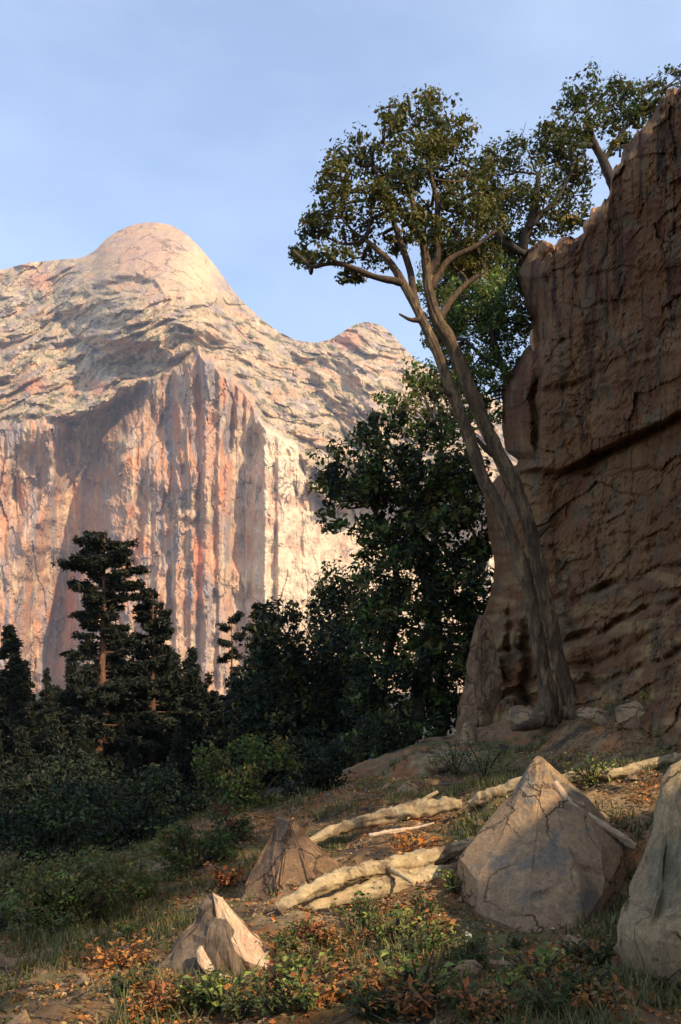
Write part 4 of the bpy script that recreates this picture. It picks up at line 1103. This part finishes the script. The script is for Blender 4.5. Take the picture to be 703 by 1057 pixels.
weed('yellow green sprig high on the shaded bank near the right edge', 684, 738, 12.4, 18, SPRIG, 301, 0.06)
weed('yellow green weed beside the right end of the sunlit branch', 690, 790, 8.9, 24, SPRIG + GREEN[:2], 302, 0.045)
weed('bright weed growing behind the right shoulder of the pyramid boulder', 610, 815, 8.4, 26, GREEN + SPRIG[:1], 303, 0.045)
weed('green fern-like weed on the crest left of the boulder peak', 500, 808, 9.4, 30, GREEN, 304, 0.045)
weed('dark green weed above the sunlit broken branch', 470, 802, 10.6, 26, GREEN[2:3] + DGREEN, 305, 0.05)
weed('leafy green weed under the flat split log', 375, 962, 5.9, 26, GREEN, 306, 0.04)
weed('green weed right of the splintered stump', 300, 985, 5.5, 22, GREEN, 307, 0.035)
weed('low green weed at the bottom left of middle', 283, 1030, 4.8, 26, GREEN + DGREEN[:1], 308, 0.032)
weed('green weed tucked at the left foot of the pyramid boulder', 440, 950, 6.3, 20, DGREEN + GREEN[:1], 309, 0.035)
weed('small weed with a whitish flower head below the pyramid boulder', 487, 985, 5.4, 12, GREEN + [(0.6, 0.58, 0.4)], 310, 0.03)
weed('dull weed among stones before the grey olive boulder', 600, 1000, 5.0, 18, DGREEN + OLIVE[:2], 311, 0.03)
weed('green weed between the boulder peak and the sunlit branch', 560, 805, 9.0, 18, GREEN, 312, 0.04)
weed('orange dead bracken beside the splintered stump', 125, 1000, 6.2, 34, [(0.42, 0.16, 0.04), (0.34, 0.12, 0.035), (0.50, 0.25, 0.07)], 313, 0.045, name='dead_bracken', h=0.6)
weed('rusty orange bracken above the pale log', 425, 884, 8.0, 32, [(0.50, 0.18, 0.04), (0.42, 0.13, 0.03), (0.5, 0.28, 0.08)], 314, 0.05, name='dead_bracken', h=0.5)
weed('reddish orange bracken under the green shrub left of the wedge rock', 235, 915, 8.2, 18, [(0.34, 0.09, 0.03), (0.40, 0.15, 0.05)], 315, 0.045, name='dead_bracken', h=0.9)

protow = [weed('low green weed growing among the dead leaves of the near slope', 470, 925, 6.2, 15, GREEN + SPRIG[:1], 330, 0.034, 'low weeds of the near slope'), weed('low rusty dead weed among the dead leaves of the near slope', 400, 945, 6.0, 15, [(0.40, 0.17, 0.05), (0.30, 0.11, 0.04), (0.22, 0.15, 0.06)], 331, 0.034, 'low rusty weeds of the near slope', h=0.6),
          weed('low dark green weed growing among the dead leaves of the near slope', 350, 1015, 4.9, 14, DGREEN, 332, 0.03, 'low dark weeds of the near slope')]
rw = random.Random(8)
for k in range(54):
    q0 = protow[(0, 1, 2, 1, 1, 2)[k % 6]]
    for _ in range(50):
        a_, b_ = rw.uniform(90, 700), rw.uniform(800, 1055)
        if b_ > 1010 - (a_ - 90) * 0.33 and not (450 < a_ < 660 and 770 < b_ < 975) and not (625 < a_ and b_ > 800) and not (150 < a_ < 300 and 910 < b_ < 1030) and not (270 < a_ < 480 and 860 < b_ < 955): break
    pt = on_ground(a_, b_, 7.0)
    c = copy_tree(q0); c.location = pt; c.rotation_euler = (0, 0, rw.uniform(0, 6.28)); c.scale = (rw.uniform(0.6, 1.5),) * 3

# fallen leaves and grass over the near slope
rs = np.random.RandomState(9)


def scatter(n, x0, x1, y0, y1, fn):
    x = x0 + (x1 - x0) * rs.rand(n); y = y0 + (y1 - y0) * rs.rand(n) ** 1.3
    keep = fn(x, y) > rs.rand(n)
    return x[keep], y[keep]


x, y = scatter(110000, -3.2, 5.0, 3.6, 13, lambda x, y: 0.25 + 0.75 * sst(-0.1, 0.4, fbm2(x * 1.2 + 7, y * 1.2, 3)))
z = ground_h(x, y) + 0.012
pal = np.array([(0.26, 0.13, 0.05), (0.36, 0.15, 0.04), (0.16, 0.10, 0.045), (0.11, 0.075, 0.04), (0.42, 0.28, 0.12), (0.45, 0.15, 0.035), (0.24, 0.17, 0.08), (0.10, 0.12, 0.03)])
nrm = rs.normal(size=(len(x), 3)) * 0.45 + [0, 0, 1]
q_ = leaf_quads(np.stack([x, y, z], -1), nrm, 0.018 + 0.030 * rs.rand(len(x)), 0.6, rs, 0.4)
t_ = pal[rs.randint(len(pal), size=len(x))] * (0.6 + 0.8 * rs.rand(len(x), 1))
o = leaf_object('leaf_litter', q_, t_, M['litter'])
tag(o, 'brown and orange fallen leaves strewn over the near slope', 'leaf litter', kind='stuff')

x, y = scatter(34000, -4.0, 5.0, 3.7, 14, lambda x, y: sst(0.0, 0.45, fbm2(x * 0.8 + 30, y * 0.8 + 3, 3)))
z = ground_h(x, y)
n = len(x); k = 4
bx = np.repeat(x, k) + rs.normal(size=n * k) * 0.02; by = np.repeat(y, k) + rs.normal(size=n * k) * 0.02; bz = np.repeat(z, k) - 0.01
hh = 0.04 + 0.08 * rs.rand(n * k); an = rs.rand(n * k) * 6.28; wd = 0.004 + 0.004 * rs.rand(n * k); ln = hh * (0.3 + 0.8 * rs.rand(n * k))
ca, sa = np.cos(an), np.sin(an)
q_ = np.empty((n * k, 4, 3))
q_[:, 0] = np.stack([bx - sa * wd, by + ca * wd, bz], -1); q_[:, 1] = np.stack([bx + sa * wd, by - ca * wd, bz], -1)
q_[:, 2] = np.stack([bx + ca * ln + sa * wd * .2, by + sa * ln - ca * wd * .2, bz + hh], -1); q_[:, 3] = np.stack([bx + ca * ln - sa * wd * .2, by + sa * ln + ca * wd * .2, bz + hh], -1)
pal = np.array([(0.09, 0.10, 0.03), (0.13, 0.12, 0.04), (0.07, 0.085, 0.03), (0.20, 0.16, 0.07)])
o = leaf_object('grass', q_, pal[rs.randint(4, size=n * k)] * (0.7 + 0.6 * rs.rand(n * k, 1)), M['leaf'])
tag(o, 'sparse short grass tufts on the near slope', 'grass', kind='stuff')

# ------------------------------------------------------------------ unseen trees added right of the view, crowns shaped to shade the slope

rs = np.random.RandomState(66)
for i, (ya, yb, lab) in enumerate(((-4.5, -0.6, 'unseen leafy tree added on the cliff rim for shade, nearest one'), (-0.6, 2.6, 'unseen leafy tree added on the cliff rim for shade, middle one'), (2.6, 7.6, 'unseen leafy tree added on the cliff rim for shade, farthest one'))):
    ym = (-3.6, 2.0, 6.4)[i]
    zr = np.interp(ym, [-3.2, -1.1, -0.1, 1, 2.4, 3.4, 5.3, 6, 8], [9.5, 6.4, 5.8, 5.2, 4.7, 4.6, 3.5, 4.2, 5.9])
    rt = thing('rim_tree', lab, 'tree', (8.6, ym, zr - 0.4))
    cl_ = []
    for k in range(34):
        y_ = ya + (yb - ya) * (k % 17 + 0.5) / 17
        lo = np.interp(y_, [-4.5, -2, -1.1, -0.1, 0.85, 2.4, 5.3, 6.2, 7.6], [8.2, 8.3, 8.35, 8.05, 7.65, 7.25, 5.1, 5.0, 5.3])
        zc = lo + 0.75 + (k // 17) * 1.9 + rs.uniform(-0.05, 0.5)
        cl_.append(((7.9 + rs.uniform(-0.5, 0.5), y_, zc), 0.9, 0.55, 0.95))
    mb = MB(); mb.tube([(8.6, ym, zr - 0.5), (8.5, ym + 0.1, zr + 1.5), (8.0, ym, zr + 4)], [0.09, 0.08, 0.05], 10, 6, 0.12, 3, 1)
    for c, *_ in cl_[::3]:
        mb.tube([(8.45, ym + 0.1, zr + 2.4), tuple((np.array(c) + [8.4, ym, zr + 3.2]) / 2), c], [0.05, 0.035, 0.015], 6, 4, 0.1, 3, 2)
    mb.build('trunk', M['dark_bark'], rt, (8.6, ym, zr - 0.4))
    q_, t_ = crown(cl_, 0.16, 0.45, OLIVE, 90 + i, sub=10)
    leaf_object('crown', q_, t_, M['leaf'], rt, (8.6, ym, zr - 0.4))

# ------------------------------------------------------------------ the blue air of the valley
bm = bmesh.new(); bmesh.ops.create_cube(bm, size=1.0)
for v_ in bm.verts:
    v_.co = Vector((v_.co.x * 11000, 4300 + v_.co.y * 9800, 620 + v_.co.z * 1340))
me = bpy.data.meshes.new('haze'); bm.to_mesh(me); bm.free()
hm = bpy.data.materials.new('valley_air'); nt, N, L = nodes(hm)
out = N('ShaderNodeOutputMaterial'); pv = N('ShaderNodeVolumePrincipled')
pv.inputs['Color'].default_value = (0.74, 0.83, 1.0, 1); pv.inputs['Density'].default_value = 0.000085; pv.inputs['Anisotropy'].default_value = 0.1
L(pv.outputs[0], out.inputs['Volume']); me.materials.append(hm)
tag(link('haze', me), kind='stuff')

for (cx_, cy_, Yk, w_, h_, lab) in ((609, 236, 15.2, 10, 12, 'block coloured as sunlit orange rock on the cliff rim below the small rim tree'), (566, 259, 16.6, 15, 7, 'flat block coloured as if sunlit on the cliff rim where the ledge tree stands'), (552, 352, 18.0, 7, 14, 'small block coloured as if sunlit stuck on the left corner of the cliff')):
    rq = random.Random(cx_); c = P(cx_, cy_, Yk); pts = []
    for k in range(12):
        d = Vector((rq.gauss(0, 1), rq.gauss(0, 1), rq.gauss(0, 1))).normalized()
        pts.append(c + Vector((d.x * w_, d.y * w_ * 1.2, d.z * h_)) * (Yk / F))
    hull_rock('lit_rim_rock', pts, M['lit_rim_rock'], lab, 'rock', amp=0.04, freq=4, cuts=4, seed=cx_ * 0.3, bevel=0.03)  # blocks added for the lit accents along the cliff rim
for (cx_, cy_, Yk, rx, ry, sd, lab) in ((640, 150, 14.2, 16, 12, 401, 'olive and gold tuft clinging to the steep cliff rim'), (590, 232, 15.6, 14, 10, 402, 'small gold green tuft on the cliff rim beside the orange block'), (672, 112, 13.2, 14, 10, 403, 'gold tuft near the top of the cliff rim')):
    b = P(cx_, cy_ + ry, Yk)
    rt = thing('rim_tuft', lab, 'plant', b)
    cl_ = px_clumps([(cx_ + dx, cy_ + dy, rx * 0.6, ry * 0.6) for dx, dy in ((-rx * .4, 2), (rx * .4, -2), (0, -ry * .5), (rx * .8, -ry * .6))], Yk)
    mb = MB(); mb.tube([tuple(b), tuple((b + Vector(cl_[2][0])) / 2), cl_[2][0]], [0.02, 0.015, 0.006], 6, 4, 0.1, 3, 1); mb.build('stem', M['dark_bark'], rt, b)
    q_, t_ = crown(cl_, 0.07, 0.6, OLIVE + [(0.26, 0.18, 0.05)], sd, sub=14)
    leaf_object('leaves', q_, t_, M['leaf'], rt, b)

# gravel and broken twigs on the soil
n = 5200
x = rs.uniform(-3, 4.6, n); y = 3.7 + 9 * rs.rand(n) ** 1.4
keep = 0.15 + 0.85 * sst(0.0, 0.4, fbm2(x * 0.9 + 60, y * 0.9, 3)) > rs.rand(n)
x, y = x[keep], y[keep]; n = len(x)
oct_ = np.array([(1, 0, 0), (0, 1, 0), (-1, 0, 0), (0, -1, 0), (.2, .1, 1), (0, 0, -1)], float)
fc = np.array([(0, 1, 4), (1, 2, 4), (2, 3, 4), (3, 0, 4), (1, 0, 5), (2, 1, 5), (3, 2, 5), (0, 3, 5)])
sz = 0.008 + 0.05 * rs.rand(n) ** 4
vv = oct_[None] * (1 + 0.35 * rs.normal(size=(n, 6, 1))) * sz[:, None, None] * (0.7 + 0.6 * rs.rand(n, 1, 3))
vv = vv + np.stack([x, y, ground_h(x, y)], -1)[:, None]
ff = (np.arange(n)[:, None, None] * 6 + fc[None]).reshape(-1, 3)
tag(link('gravel', mesh_np('gravel', vv.reshape(-1, 3), ff, M['boulder'], smooth=False)), 'small loose stones scattered over the near slope', 'gravel', kind='stuff')
n = 1500
x = rs.uniform(-3, 4.6, n); y = 3.7 + 8.5 * rs.rand(n) ** 1.3; an = rs.rand(n) * 6.28
L2 = 0.05 + 0.20 * rs.rand(n) ** 2; w2 = 0.003 + 0.004 * rs.rand(n)
dx, dy = np.cos(an) * L2, np.sin(an) * L2
A = np.stack([x - dx, y - dy, ground_h(x - dx, y - dy) + 0.012], -1); B = np.stack([x + dx, y + dy, ground_h(x + dx, y + dy) + 0.014 + 0.03 * rs.rand(n)], -1)
nx = np.stack([-np.sin(an), np.cos(an), 0 * an], -1) * w2[:, None]; up_ = np.array([0, 0, 1.0]) * w2[:, None] * 1.6
vv = np.stack([A - nx, A + nx, A + up_, B - nx * .5, B + nx * .5, B + up_ * .5], 1)
fc = np.array([(0, 1, 4, 3), (1, 2, 5, 4), (2, 0, 3, 5)])
ff = (np.arange(n)[:, None, None] * 6 + fc[None]).reshape(-1, 4)
tag(link('twigs', mesh_np('twigs', vv.reshape(-1, 3), ff, M['stump'], smooth=False)), 'broken dry twigs littering the near slope', 'twigs', kind='stuff')
